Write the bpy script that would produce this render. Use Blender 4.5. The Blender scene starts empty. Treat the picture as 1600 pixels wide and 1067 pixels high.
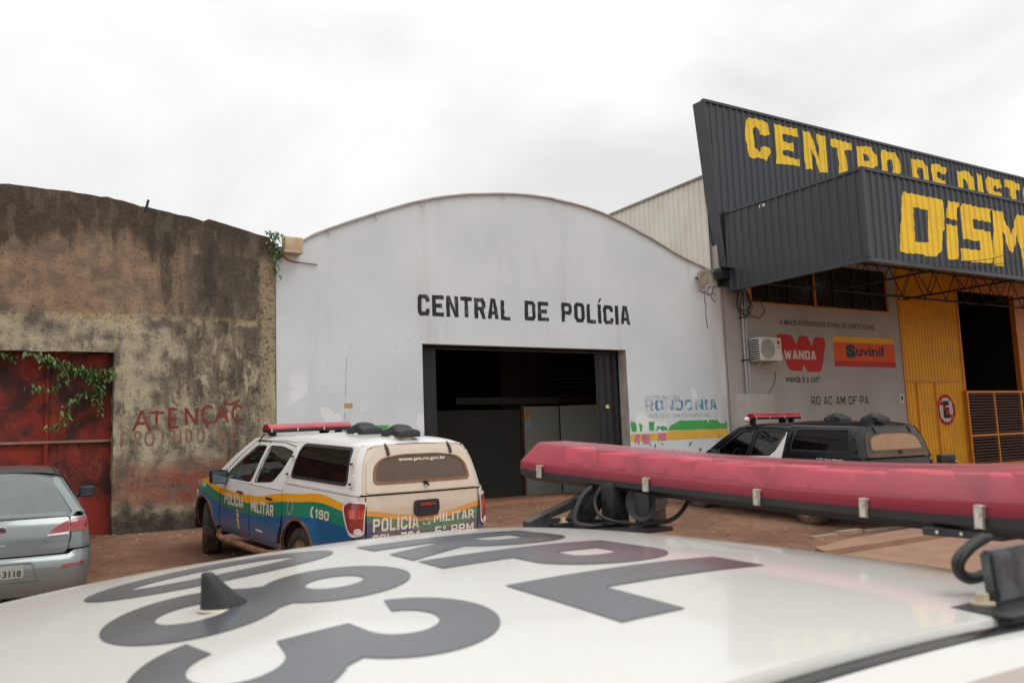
import bpy, bmesh, math, random
import numpy as np
from mathutils import Vector, Matrix, noise
from mathutils.geometry import tessellate_polygon
random.seed(7)
C = bpy.context.scene.collection
SC = bpy.context.scene
PI = math.pi
# ------------------------------------------------------------------ camera
cam = bpy.data.cameras.new('camera'); co = bpy.data.objects.new('camera', cam); C.objects.link(co)
r2 = Vector((0.84739747, -0.52966090, -0.03710596)); d2 = Vector((0.02938488, 0.11656055, -0.99274879)); fw = Vector((0.53014532, 0.84016246, 0.11433713))
mw = Matrix.Identity(4)
for i in range(3):
    mw[i][0] = r2[i]; mw[i][1] = -d2[i]; mw[i][2] = -fw[i]
mw[2][3] = 1.70
co.matrix_world = mw
cam.sensor_width = 36; cam.lens = 30.15; cam.clip_start = .02; cam.clip_end = 2000
cam.dof.use_dof = True; cam.dof.focus_distance = 9.0; cam.dof.aperture_fstop = 9.0
SC.camera = co
# ------------------------------------------------------------------ sky
W = bpy.data.worlds.new('World'); SC.world = W; W.use_nodes = True
nt = W.node_tree; nt.nodes.clear()
def N(nt, t, **k):
    n = nt.nodes.new('ShaderNode' + t)
    for a, b in k.items():
        if a == 'inp':
            for i, v in b.items(): n.inputs[i].default_value = v
        else: setattr(n, a, b)
    return n
SUN_EL, SUN_AZ = math.radians(62), math.radians(150)
out = N(nt, 'OutputWorld'); bg = N(nt, 'Background'); bg.inputs[1].default_value = .10
sky = N(nt, 'TexSky', sky_type='NISHITA', sun_disc=False, sun_elevation=SUN_EL, sun_rotation=SUN_AZ)
tc = N(nt, 'TexCoord'); sx = N(nt, 'SeparateXYZ'); nt.links.new(tc.outputs['Generated'], sx.inputs[0])
grad = N(nt, 'MapRange', inp={1: 0.0, 2: 1.0, 3: 8.25, 4: 13.2}); nt.links.new(sx.outputs['Z'], grad.inputs[0])
mp = N(nt, 'Mapping', inp={3: (1, 1, 1.8)}); nt.links.new(tc.outputs['Generated'], mp.inputs[0])
nz = N(nt, 'TexNoise', inp={'Scale': 2.0, 'Detail': 7, 'Roughness': .52, 'Distortion': .6}); nt.links.new(mp.outputs[0], nz.inputs['Vector'])
nr = N(nt, 'MapRange', inp={1: .36, 2: .62, 3: .86, 4: 1.13}); nt.links.new(nz.outputs[0], nr.inputs[0])
mul = N(nt, 'Math', operation='MULTIPLY'); nt.links.new(grad.outputs[0], mul.inputs[0]); nt.links.new(nr.outputs[0], mul.inputs[1])
cr = N(nt, 'MixRGB', inp={0: 0.0, 1: (.955, .965, 1.0, 1), 2: (1, .99, .98, 1)}); nt.links.new(nr.outputs[0], cr.inputs[0])
vm = N(nt, 'VectorMath', operation='SCALE'); nt.links.new(cr.outputs[0], vm.inputs[0]); nt.links.new(mul.outputs[0], vm.inputs['Scale'])
mx = N(nt, 'MixRGB', inp={0: .94}); nt.links.new(sky.outputs[0], mx.inputs[1]); nt.links.new(vm.outputs[0], mx.inputs[2])
nt.links.new(mx.outputs[0], bg.inputs[0]); nt.links.new(bg.outputs[0], out.inputs[0])
sl = bpy.data.lights.new('sun', 'SUN'); sl.energy = 1.15; sl.angle = math.radians(30); sl.color = (1, .99, .97)
so = bpy.data.objects.new('sun', sl); C.objects.link(so)
sd = Vector((math.sin(SUN_AZ) * math.cos(SUN_EL), math.cos(SUN_AZ) * math.cos(SUN_EL), math.sin(SUN_EL)))
so.rotation_euler = sd.to_track_quat('Z', 'Y').to_euler()
SC.view_settings.view_transform = 'Standard'; SC.view_settings.look = 'None'
SC.view_settings.exposure = 0; SC.view_settings.gamma = 1; SC.view_settings.use_curve_mapping = False
SC.cycles.max_bounces = 8; SC.cycles.transparent_max_bounces = 12

# ------------------------------------------------------------------ materials
def srgb(r, g, b):
    return tuple(((c / 255) / 12.92 if c / 255 <= .04045 else ((c / 255 + .055) / 1.055) ** 2.4) for c in (r, g, b)) + (1,)
def L(nt, a, b): nt.links.new(a, b)
def newmat(name):
    m = bpy.data.materials.new(name); m.use_nodes = True
    return m, m.node_tree, m.node_tree.nodes['Principled BSDF']
def obco(nt, scale=(1, 1, 1)):
    t = N(nt, 'TexCoord'); m = N(nt, 'Mapping', inp={3: scale}); L(nt, t.outputs['Object'], m.inputs[0]); return m.outputs[0]
def noise_n(nt, vec, s, det=6, rough=.6, dist=0):
    n = N(nt, 'TexNoise', inp={'Scale': s, 'Detail': det, 'Roughness': rough, 'Distortion': dist}); L(nt, vec, n.inputs['Vector']); return n.outputs[0]
def rng(nt, v, a, b, c=0, d=1, smooth=True):
    n = N(nt, 'MapRange', inp={1: a, 2: b, 3: c, 4: d})
    if smooth: n.interpolation_type = 'SMOOTHSTEP'
    L(nt, v, n.inputs[0]); return n.outputs[0]
def mix(nt, f, a, b, mode='MIX'):
    n = N(nt, 'MixRGB', blend_type=mode)
    for s, v in ((0, f), (1, a), (2, b)):
        if isinstance(v, (int, float, tuple)): n.inputs[s].default_value = v
        else: L(nt, v, n.inputs[s])
    return n.outputs[0]
def math_n(nt, op, a, b=0.0, clamp=False):
    n = N(nt, 'Math', operation=op, use_clamp=clamp)
    for s, v in ((0, a), (1, b)):
        if isinstance(v, (int, float)): n.inputs[s].default_value = v
        else: L(nt, v, n.inputs[s])
    return n.outputs[0]
def bump(nt, b, h, s=.3, d=.01):
    n = N(nt, 'Bump', inp={'Strength': s, 'Distance': d}); L(nt, h, n.inputs['Height']); L(nt, n.outputs[0], b.inputs['Normal'])
def simple(name, col, rough=.6, metal=0, var=.12, scale=6, bumps=.0, coat=0, dirt=None, dirtamt=.3, spec=.5):
    m, nt, b = newmat(name)
    v = obco(nt); n = noise_n(nt, v, scale)
    dark = tuple(c * (1 - var * 2) for c in col[:3]) + (1,); lite = tuple(min(1, c * (1 + var)) for c in col[:3]) + (1,)
    c = mix(nt, rng(nt, n, .3, .7), dark, lite)
    if dirt:
        n2 = noise_n(nt, v, scale * .5, 8, .7); c = mix(nt, rng(nt, n2, .45, .75, 0, dirtamt), c, dirt)
    L(nt, c, b.inputs['Base Color'])
    L(nt, rng(nt, n, .3, .7, max(0, rough - .06), min(1, rough + .08)), b.inputs['Roughness'])
    b.inputs['Metallic'].default_value = metal; b.inputs['Coat Weight'].default_value = coat; b.inputs['Coat Roughness'].default_value = .06
    b.inputs['Specular IOR Level'].default_value = spec
    if bumps: bump(nt, b, noise_n(nt, v, scale * 8, 6, .7), bumps, .01)
    return m
M = {}
M['black_plastic'] = simple('black_plastic', (.018, .018, .02, 1), .5, var=.2, dirt=(.12, .07, .04, 1), dirtamt=.15)
M['black_metal'] = simple('black_metal', (.02, .021, .023, 1), .42, var=.3, scale=30, dirt=(.1, .07, .05, 1), dirtamt=.2)
M['rubber'] = simple('rubber', (.025, .023, .022, 1), .8, var=.2, bumps=.1, dirt=(.20, .11, .065, 1), dirtamt=.75)
M['tyre_dusty'] = simple('tyre_dusty', (.085, .06, .045, 1), .9, var=.3, bumps=.1, dirt=(.22, .12, .07, 1), dirtamt=.5)
M['rim_dusty'] = simple('rim_dusty', (.24, .13, .08, 1), .7, var=.3)
M['underbody'] = simple('underbody', (.03, .02, .015, 1), .9, dirt=(.15, .07, .04, 1), dirtamt=.5)
M['mud'] = simple('mud_paint', (.24, .105, .055, 1), .85, var=.3, scale=9)
M['chrome'] = simple('chrome', (.6, .6, .6, 1), .22, 1.0, var=.1)
M['clip_metal'] = simple('clip_metal', (.62, .58, .5, 1), .45, .3, var=.12, scale=60)
M['interior'] = simple('interior_cloth', (.05, .05, .052, 1), .9)
M['seat'] = simple('seat_cloth', (.16, .16, .17, 1), .9)
M['lamp_white'] = simple('lamp_white', (.75, .72, .7, 1), .2)
M['white_letter'] = simple('white_letter', (.74, .66, .56, 1), .5, var=.08, dirt=(.4, .25, .15, 1), dirtamt=.35)
M['clean_letter'] = simple('clean_letter', (.75, .75, .72, 1), .5)
M['grey_letter'] = simple('grey_vinyl', (.085, .092, .105, 1), .22, var=.04, scale=3, spec=.5)
M['plate_grey'] = simple('plate_grey', (.42, .42, .40, 1), .5, var=.1)
M['black_ink'] = simple('black_ink', (.02, .02, .022, 1), .6)
def glass(name, tint=(.25, .30, .29), t=.75, rough=.02, dust=None, dustamt=0, gk=1.6):
    m, nt, b = newmat(name); nt.nodes.remove(b); o = nt.nodes['Material Output']
    tr = N(nt, 'BsdfTransparent'); tr.inputs[0].default_value = tint + (1,)
    gl = N(nt, 'BsdfGlossy', inp={'Roughness': rough}); gl.inputs[0].default_value = (1, 1, 1, 1)
    fr = N(nt, 'Fresnel', inp={0: 1.5}); fm = math_n(nt, 'MULTIPLY', fr.outputs[0], gk, True)
    a = N(nt, 'MixShader'); L(nt, fm, a.inputs[0]); L(nt, tr.outputs[0], a.inputs[1]); L(nt, gl.outputs[0], a.inputs[2])
    last = a.outputs[0]
    if dust:
        d = N(nt, 'BsdfDiffuse'); d.inputs[0].default_value = dust
        nn = noise_n(nt, obco(nt), 3, 7, .6); f = rng(nt, nn, .25, .75, dustamt * .75, dustamt)
        a2 = N(nt, 'MixShader'); L(nt, f, a2.inputs[0]); L(nt, last, a2.inputs[1]); L(nt, d.outputs[0], a2.inputs[2]); last = a2.outputs[0]
    L(nt, last, o.inputs[0]); return m
M['glass'] = glass('car_glass', (.42, .50, .48))
M['tint'] = glass('tinted_glass', (.02, .022, .022), dust=(.06, .05, .045, 1), dustamt=.12, gk=.7)
M['dusty_glass'] = glass('dusty_glass', (.02, .02, .02), rough=.1, dust=(.19, .13, .095, 1), dustamt=.62)
M['very_dusty'] = glass('very_dusty_glass', (.02, .02, .02), rough=.2, dust=(.40, .24, .14, 1), dustamt=.85)
M['silver_glass'] = glass('rear_glass', (.35, .42, .42), rough=.03, dust=(.40, .46, .45, 1), dustamt=.35)
def lamp_red(name='lamp_red', col=(.25, .008, .010, 1)):
    m, nt, b = newmat(name); v = obco(nt, (14, 14, 14)); w = N(nt, 'TexVoronoi', inp={'Scale': 1.6}); L(nt, v, w.inputs['Vector'])
    L(nt, mix(nt, rng(nt, w.outputs[0], .1, .9), (col[0] * 1.25, .03, .025, 1), col), b.inputs['Base Color'])
    b.inputs['Roughness'].default_value = .25; b.inputs['Coat Weight'].default_value = 1; b.inputs['Coat Roughness'].default_value = .03
    return m
M['lamp_red'] = lamp_red(); M['lamp_orange'] = lamp_red('lamp_orange', (.5, .12, .03, 1))
def _x(): pass
def lens_mat(name, strong):
    m, nt, b = newmat(name); nt.nodes.remove(b); o = nt.nodes['Material Output']
    tr = N(nt, 'BsdfTransparent'); tr.inputs[0].default_value = (1.0, .42, .50, 1)
    df = N(nt, 'BsdfDiffuse'); df.inputs[0].default_value = (1.0, .20, .28, 1)
    tl = N(nt, 'BsdfTranslucent'); tl.inputs[0].default_value = (1.0, .20, .28, 1)
    gl = N(nt, 'BsdfGlossy', inp={'Roughness': .22})
    a = N(nt, 'MixShader', inp={0: .5}); L(nt, df.outputs[0], a.inputs[1]); L(nt, tl.outputs[0], a.inputs[2])
    c = N(nt, 'MixShader', inp={0: strong}); L(nt, tr.outputs[0], c.inputs[1]); L(nt, a.outputs[0], c.inputs[2])
    fr = N(nt, 'Fresnel', inp={0: 1.45}); e = N(nt, 'MixShader'); L(nt, math_n(nt, 'MULTIPLY', fr.outputs[0], .55, True), e.inputs[0]); L(nt, c.outputs[0], e.inputs[1]); L(nt, gl.outputs[0], e.inputs[2])
    L(nt, e.outputs[0], o.inputs[0]); return m
M['lens'] = lens_mat('red_lens', .33)
M['reflector'] = simple('reflector', (.75, .62, .6, 1), .4, .2)
M['lens_small'] = simple('red_lens_small', (.42, .012, .03, 1), .3, coat=1)
def carpaint(name, top, bands=None, dirt=(.30, .16, .09, 1), dirt_lo=.35, dirt_hi=1.1, amount=.75, rear=False, coat=.6, base_dust=.0):
    """bands: list of (points, colour) from the top down; painted where z is under the curve of x (or of y when rear)"""
    m, nt, b = newmat(name); t = N(nt, 'TexCoord'); s = N(nt, 'SeparateXYZ'); L(nt, t.outputs['Object'], s.inputs[0])
    u = s.outputs['Y'] if rear else s.outputs['X']; z = s.outputs['Z']
    lo, hi = (-1.0, 1.0) if rear else (0.0, 5.2)
    col = None
    uu = rng(nt, u, lo, hi, 0, 1, False)
    for pts, c in (bands or []):
        fc = N(nt, 'FloatCurve'); cv = fc.mapping.curves[0]
        P = [((x - lo) / (hi - lo), y / 2) for x, y in pts]
        while len(cv.points) < len(P): cv.points.new(.5, .5)
        for k, (x, y) in enumerate(P): cv.points[k].location = (x, y)
        fc.mapping.update(); L(nt, uu, fc.inputs['Value'])
        h = math_n(nt, 'MULTIPLY', fc.outputs[0], 2.0)
        f = rng(nt, math_n(nt, 'SUBTRACT', h, z), -.003, .003)
        col = mix(nt, f, col if col is not None else top, c)
    if col is None:
        col = mix(nt, 0.0, top, top)
    v = obco(nt); n = noise_n(nt, v, 3.5, 8, .65); fine = noise_n(nt, obco(nt, (1, 1, .3)), 14, 8, .7)
    hgt = rng(nt, z, dirt_lo, dirt_hi, amount, 0)
    d = math_n(nt, 'MULTIPLY', hgt, rng(nt, n, .3, .62, .25, 1.0)); d = math_n(nt, 'ADD', d, math_n(nt, 'MULTIPLY', rng(nt, fine, .4, .8), .16 * amount + .02), True)
    d = math_n(nt, 'ADD', d, base_dust, True)
    L(nt, mix(nt, d, col, dirt), b.inputs['Base Color'])
    L(nt, rng(nt, d, 0, .6, .28, .8), b.inputs['Roughness'])
    L(nt, rng(nt, d, 0, .5, coat, 0), b.inputs['Coat Weight']); b.inputs['Coat Roughness'].default_value = .07
    b.inputs['Specular IOR Level'].default_value = .35 if 'black' in name else .5
    return m
GREEN = (.0, .20, .115, 1); BLUE = (.0, .10, .25, 1); YEL = (.83, .37, .012, 1); WHITE = (.74, .74, .72, 1)
X1 = [(0, 1.10), (.3, 1.12), (.8, 1.17), (1.4, 1.12), (1.9, 1.08), (2.4, 1.0), (2.8, .985), (3.3, .985), (3.8, 1.01), (4.3, 1.09), (4.7, 1.08), (5.2, 1.0)]
X2 = [(0, 1.02), (.3, 1.04), (.8, 1.075), (1.4, 1.025), (1.9, .98), (2.4, .90), (2.8, .88), (3.3, .885), (3.8, .93), (4.3, 1.02), (4.7, 1.02), (5.2, .95)]
X3 = [(0, .84), (.3, .88), (.8, .90), (1.4, .86), (1.9, .80), (2.4, .75), (2.8, .74), (3.3, .74), (3.8, .80), (4.3, .90), (4.7, .92), (5.2, .90)]
R1 = [(-1, 1.09), (-.7, 1.06), (-.35, .995), (0, .965), (.35, 1.0), (.7, 1.055), (1, 1.08)]
R2 = [(-1, 1.03), (-.7, 1.0), (-.35, .93), (0, .90), (.35, .94), (.7, 1.0), (1, 1.02)]
R3 = [(-1, .88), (-.7, .86), (-.35, .80), (0, .80), (.35, .85), (.7, .93), (1, .95)]
M['livery_side'] = carpaint('livery_side', WHITE, [(X1, YEL), (X2, GREEN), (X3, BLUE)], amount=.55, dirt_lo=.42, dirt_hi=.72)
M['livery_rear'] = carpaint('livery_rear', (.66, .58, .47, 1), [(R1, (.80, .33, .035, 1)), (R2, (.02, .19, .11, 1)), (R3, (.02, .06, .15, 1))], dirt_lo=.5, dirt_hi=2.6, amount=.34, rear=True, coat=.1, dirt=(.42, .27, .16, 1))
M['truck_white'] = carpaint('truck_white', WHITE, dirt_lo=.9, dirt_hi=1.9, amount=.16)
M['dusty_white'] = carpaint('dusty_white', (.66, .58, .48, 1), dirt_lo=.9, dirt_hi=2.3, amount=.30, coat=.1, dirt=(.42, .27, .16, 1))
M['truck_black'] = carpaint('truck_black', (.007, .008, .011, 1), dirt_lo=.3, dirt_hi=1.2, amount=.10, dirt=(.16, .10, .06, 1), coat=.35)
M['dusty_black'] = carpaint('dusty_black', (.02, .02, .02, 1), dirt_lo=.9, dirt_hi=2.0, amount=.75, dirt=(.22, .13, .08, 1), coat=.1)
M['silver'] = carpaint('silver_paint', (.20, .235, .235, 1), dirt_lo=.2, dirt_hi=.75, amount=.3, dirt=(.24, .17, .12, 1), coat=.8)
M['silver'].node_tree.nodes['Principled BSDF'].inputs['Metallic'].default_value = .35
M['near_white'] = carpaint('near_white', (.66, .65, .61, 1), dirt_lo=.2, dirt_hi=1.0, amount=.3, coat=.55)

def header_dust():
    m = M['near_white']; nt = m.node_tree; bs = nt.nodes['Principled BSDF']; src = bs.inputs['Base Color'].links[0].from_socket
    t = N(nt, 'TexCoord'); s = N(nt, 'SeparateXYZ'); L(nt, t.outputs['Object'], s.inputs[0]); n = noise_n(nt, obco(nt, (1, .5, 1)), 5, 8, .7)
    x = math_n(nt, 'ADD', s.outputs['X'], math_n(nt, 'MULTIPLY', math_n(nt, 'SUBTRACT', n, .5), .25))
    f = math_n(nt, 'MULTIPLY', rng(nt, x, 2.22, 2.62, 0, .85), rng(nt, s.outputs['X'], 3.0, 2.8))
    sp = noise_n(nt, obco(nt), 60, 4, .6); f2 = math_n(nt, 'ADD', f, rng(nt, sp, .70, .74, 0, .25), True)
    L(nt, mix(nt, f2, src, srgb(142, 118, 92)), bs.inputs['Base Color'])
header_dust()
def weathered():
    m, nt, b = newmat('weathered_render'); t = N(nt, 'TexCoord'); s = N(nt, 'SeparateXYZ'); L(nt, t.outputs['Object'], s.inputs[0])
    v = obco(nt); vs = obco(nt, (1, 1, .22)); z = s.outputs['Z']; x = s.outputs['X']
    n1 = noise_n(nt, v, .8, 8, .65, .3); n2 = noise_n(nt, v, 3.5, 10, .7); n3 = noise_n(nt, vs, 2.2, 9, .7, .2); n4 = noise_n(nt, v, 14, 8, .75)
    orange = mix(nt, rng(nt, n2, .35, .65), srgb(118, 101, 85), srgb(164, 136, 110))
    beige = mix(nt, rng(nt, n2, .38, .60), srgb(104, 97, 88), srgb(186, 173, 146))
    wob = math_n(nt, 'ADD', z, math_n(nt, 'MULTIPLY', math_n(nt, 'SUBTRACT', n2, .5), .5))
    low = rng(nt, wob, 3.85, 4.1, 1, 0); c = mix(nt, low, orange, beige)
    grey = rng(nt, math_n(nt, 'ADD', math_n(nt, 'MULTIPLY', x, .35), math_n(nt, 'MULTIPLY', n3, 1.8)), 1.7, 2.2)  # greyer to the right
    c = mix(nt, math_n(nt, 'MULTIPLY', grey, .72), c, mix(nt, rng(nt, n4, .3, .7), srgb(84, 74, 62), srgb(128, 116, 98)))
    # dark mould: top edge, drips and blotches
    topd = math_n(nt, 'ADD', math_n(nt, 'SUBTRACT', z, math_n(nt, 'ADD', 5.02, 0)), math_n(nt, 'MULTIPLY', math_n(nt, 'SUBTRACT', n3, .5), 1.7))
    topd = math_n(nt, 'ADD', topd, math_n(nt, 'MULTIPLY', math_n(nt, 'SUBTRACT', n2, .5), .8))
    c = mix(nt, rng(nt, topd, -.05, .4, 0, .9), c, mix(nt, rng(nt, n4, .3, .7), srgb(46, 40, 35), srgb(84, 74, 62)))
    drip = rng(nt, math_n(nt, 'ADD', n3, math_n(nt, 'MULTIPLY', math_n(nt, 'SUBTRACT', n4, .5), .35)), .53, .63, 0, .8)
    c = mix(nt, math_n(nt, 'MULTIPLY', drip, rng(nt, x, 1.5, 3.4, .35, 1)), c, srgb(60, 54, 46))
    # a square dark patch near the right end, with ragged edges, and a pale strip of broken plaster beside it
    ex = math_n(nt, 'ADD', x, math_n(nt, 'MULTIPLY', math_n(nt, 'SUBTRACT', n2, .5), .35)); ez = math_n(nt, 'ADD', z, math_n(nt, 'MULTIPLY', math_n(nt, 'SUBTRACT', n2, .5), .25))
    pt_ = math_n(nt, 'MULTIPLY', math_n(nt, 'MULTIPLY', rng(nt, ex, 3.0, 3.25), rng(nt, ex, 4.30, 4.36, 1, 0)), math_n(nt, 'MULTIPLY', rng(nt, ez, 3.5, 4.3), rng(nt, ez, 5.12, 5.18, 1, 0)))
    c = mix(nt, math_n(nt, 'MULTIPLY', pt_, rng(nt, n3, .3, .6, .95, .6)), c, mix(nt, rng(nt, n4, .35, .7), srgb(50, 46, 42), srgb(86, 80, 72)))
    st_ = math_n(nt, 'MULTIPLY', rng(nt, ex, 4.30, 4.40), rng(nt, z, 5.3, 5.0))
    c = mix(nt, math_n(nt, 'MULTIPLY', st_, rng(nt, n4, .40, .55, .0, .85)), c, srgb(176, 158, 126))
    ln = math_n(nt, 'MULTIPLY', rng(nt, wob, 3.90, 3.96), rng(nt, wob, 4.0, 4.08, 1, 0))
    c = mix(nt, math_n(nt, 'MULTIPLY', ln, rng(nt, n2, .42, .58, 0, .8)), c, srgb(190, 172, 136))
    pits = N(nt, 'TexVoronoi', inp={'Scale': 26}); L(nt, v, pits.inputs['Vector'])
    c = mix(nt, math_n(nt, 'MULTIPLY', rng(nt, pits.outputs[0], .12, .22, 1, 0), rng(nt, n2, .46, .58, 0, .75)), c, srgb(46, 38, 30))
    # a pale streaked band to the right of the gate
    pale = math_n(nt, 'MULTIPLY', rng(nt, noise_n(nt, obco(nt, (1, 1, .35)), 3.0, 9, .75, .3), .50, .60), rng(nt, z, 1.2, 2.0))
    c = mix(nt, math_n(nt, 'MULTIPLY', pale, rng(nt, z, 3.2, 4.4, .85, .12)), c, srgb(188, 176, 148))
    # flaking red paint low down
    rz = rng(nt, wob, 1.3, 1.75, 1, 0); rl = rng(nt, wob, .75, .95)
    rf = math_n(nt, 'MULTIPLY', math_n(nt, 'MULTIPLY', rz, rl), rng(nt, math_n(nt, 'ADD', n2, math_n(nt, 'MULTIPLY', n4, .5)),   .62, .74, 0, .85))
    c = mix(nt, math_n(nt, 'MULTIPLY', rf, rng(nt, x, 1.8, 3.0, .6, 1)), c, srgb(140, 62, 42))
    c = mix(nt, rng(nt, wob, .55, .85, .85, 0), c, srgb(44, 38, 32))
    c = mix(nt, rng(nt, n4, .54, .64, 0, .6), c, srgb(52, 44, 36))
    L(nt, c, b.inputs['Base Color']); b.inputs['Roughness'].default_value = .95
    hh = math_n(nt, 'ADD', math_n(nt, 'MULTIPLY', n2, 1.4), n4); bump(nt, b, hh, .8, .03)
    return m
M['weathered'] = weathered()
def whitewall():
    m, nt, b = newmat('white_render'); v = obco(nt); vs = obco(nt, (1, 1, .12)); t = N(nt, 'TexCoord'); s = N(nt, 'SeparateXYZ'); L(nt, t.outputs['Object'], s.inputs[0])
    n1 = noise_n(nt, v, .7, 6, .6); n2 = noise_n(nt, vs, 2.5, 8, .65); n3 = noise_n(nt, v, 18, 6, .7)
    c = mix(nt, rng(nt, n1, .3, .7), srgb(202, 208, 211), srgb(212, 217, 219))
    c = mix(nt, rng(nt, n2, .50, .8, 0, .5), c, srgb(176, 172, 162))
    z = s.outputs['Z']
    patch = rng(nt, noise_n(nt, v, 1.6, 3, .5), .58, .63, 0, .6)
    c = mix(nt, math_n(nt, 'MULTIPLY', patch, rng(nt, z, 3.4, 2.6)), c, srgb(234, 235, 234))
    c = mix(nt, rng(nt, math_n(nt, 'ADD', z, n3), 1.2, 1.75, .45, 0), c, srgb(120, 85, 62))
    x = s.outputs['X']
    c = mix(nt, math_n(nt, 'MULTIPLY', rng(nt, x, 15.3, 16.1), rng(nt, n2, .35, .6, 0, .5)), c, srgb(176, 160, 138))
    cr = N(nt, 'TexVoronoi', feature='DISTANCE_TO_EDGE', inp={'Scale': .55}); 
    dv = N(nt, 'VectorMath', operation='ADD'); L(nt, v, dv.inputs[0]); nn = N(nt, 'TexNoise', inp={'Scale': 2.0, 'Detail': 6}); L(nt, v, nn.inputs['Vector']); L(nt, nn.outputs['Color'], dv.inputs[1]); L(nt, dv.outputs[0], cr.inputs['Vector'])
    crack = math_n(nt, 'MULTIPLY', rng(nt, cr.outputs[0], .0, .006, 1, 0), rng(nt, n1, .53, .62, 0, .22))
    c = mix(nt, crack, c, srgb(120, 116, 108))
    L(nt, c, b.inputs['Base Color']); b.inputs['Roughness'].default_value = .85
    bump(nt, b, math_n(nt, 'ADD', n3, math_n(nt, 'MULTIPLY', n1, 2)), .25, .01); return m
M['whitewall'] = whitewall()
M['reveal'] = simple('reveal', srgb(192, 188, 182), .9, dirt=srgb(110, 90, 75), dirtamt=.5)
M['edge_brown'] = simple('roof_edge', srgb(120, 88, 68), .9, var=.3, scale=8)
def letterpaint(name, col, back, amt=.5, sc=20, thr=.56):
    m, nt, b = newmat(name); n = noise_n(nt, obco(nt, (1, 1, .35)), sc, 8, .75)
    L(nt, mix(nt, rng(nt, n, thr, thr + .07, 0, amt), col, back), b.inputs['Base Color']); b.inputs['Roughness'].default_value = .8; return m
M['ink'] = letterpaint('brushed_black', srgb(34, 34, 36), srgb(120, 120, 120), .7, 12, .54)
M['graffiti'] = letterpaint('graffiti_red', srgb(122, 44, 36), srgb(130, 104, 84), .8, 9, .56)
M['graffiti_faint'] = letterpaint('graffiti_faint', srgb(132, 84, 70), srgb(130, 116, 96), 1.0, 8, .47)
M['band_green'] = simple('band_green', srgb(72, 164, 84), .8, var=.05)
M['band_yellow'] = simple('band_yellow', srgb(222, 176, 72), .8, var=.05)
M['band_pink'] = simple('band_pink', srgb(205, 118, 140), .8, var=.08)
M['peel_black'] = simple('peel_black', (.02, .02, .02, 1), .8)
M['blue_print'] = letterpaint('blue_print', srgb(70, 140, 168), srgb(205, 205, 203), .75, 9, .50)
M['blue_faint'] = letterpaint('blue_faint', srgb(92, 132, 160), srgb(208, 210, 212), .95, 7, .475)
M['grey_faint'] = letterpaint('grey_faint', srgb(130, 140, 148), srgb(205, 205, 203), 1.0, 10, .46)
M['dark_sheet'] = simple('dark_sheet', srgb(52, 57, 63), .45, .0, var=.10, scale=1.5, dirt=srgb(82, 84, 86), dirtamt=.22)
M['cream_sheet'] = simple('cream_sheet', srgb(214, 212, 202), .6, var=.05, scale=2, dirt=srgb(150, 125, 95), dirtamt=.35)
M['yellow_sheet'] = simple('yellow_sheet', srgb(236, 170, 16), .5, var=.08, scale=2, dirt=srgb(140, 90, 30), dirtamt=.25)
M['yellow_frame'] = simple('yellow_frame', srgb(214, 128, 22), .5, var=.08)
M['sign_yellow'] = simple('sign_yellow', srgb(242, 202, 52), .6, var=.05, scale=3)
M['ledge'] = simple('ledge', srgb(176, 171, 163), .9, var=.06, dirt=srgb(140, 128, 112), dirtamt=.3)
M['grey_wall'] = simple('grey_wall', srgb(170, 166, 160), .9, var=.06, scale=1.2, bumps=.1, dirt=srgb(150, 140, 127), dirtamt=.3)
M['dark_inside'] = simple('dark_inside', (.018, .016, .014, 1), .9)  # near-black so the rooms look dark; interior shade is put into the colour
M['soffit'] = simple('soffit', (.07, .06, .05, 1), .8)
M['steel_dark'] = simple('steel_dark', (.028, .026, .025, 1), .6)
M['brown_slat'] = simple('brown_slat', srgb(80, 48, 30), .7, var=.2)
M['window_dark'] = simple('window_dark', (.02, .018, .016, 1), .25)
M['print_red'] = simple('print_red', srgb(188, 36, 32), .7, var=.04)
M['print_orange'] = simple('print_orange', srgb(226, 86, 26), .7, var=.04)
M['print_deep'] = simple('print_deep', srgb(190, 50, 34), .7, var=.04)
M['print_yellow'] = simple('print_yellow', srgb(232, 170, 36), .7, var=.04)
M['print_white'] = simple('print_white', srgb(215, 205, 200), .7, var=.04)
M['print_green'] = simple('print_green', srgb(52, 90, 40), .7, var=.04)
M['print_blue'] = simple('print_blue', srgb(40, 50, 80), .7, var=.04)
M['ac_white'] = simple('ac_white', srgb(215, 214, 205), .5, var=.04, dirt=srgb(150, 140, 120), dirtamt=.25)
M['pipe_grey'] = simple('pipe_grey', srgb(170, 172, 172), .45, .2, var=.08)
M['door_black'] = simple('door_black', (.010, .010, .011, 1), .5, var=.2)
M['partition'] = simple('partition', srgb(122, 127, 119), .8, var=.06, scale=2, dirt=srgb(120, 110, 90), dirtamt=.3)  # whitish panel greyed down; its indoor shade is put into the colour
M['wood_dark'] = simple('wood_dark', srgb(62, 34, 26), .8, var=.25, scale=3)
M['partition_dark'] = simple('partition_dark', srgb(42, 42, 38), .9)
M['beige_tag'] = simple('beige_tag', srgb(190, 152, 98), .8)
M['rusty_box'] = simple('rusty_box', srgb(205, 190, 160), .8, var=.1, scale=5, dirt=srgb(165, 95, 45), dirtamt=.8)
M['cable'] = simple('cable', (.02, .02, .02, 1), .6)
M['rust_cable'] = simple('rust_cable', srgb(140, 90, 66), .8)
M['stem'] = simple('vine_stem', (.06, .05, .025, 1), .8)
def leafmat():
    m, nt, b = newmat('leaf'); oi = N(nt, 'ObjectInfo')
    L(nt, mix(nt, oi.outputs['Random'], (.018, .055, .010, 1), (.11, .20, .035, 1)), b.inputs['Base Color']); b.inputs['Roughness'].default_value = .45
    return m
M['leaf'] = leafmat()
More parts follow.
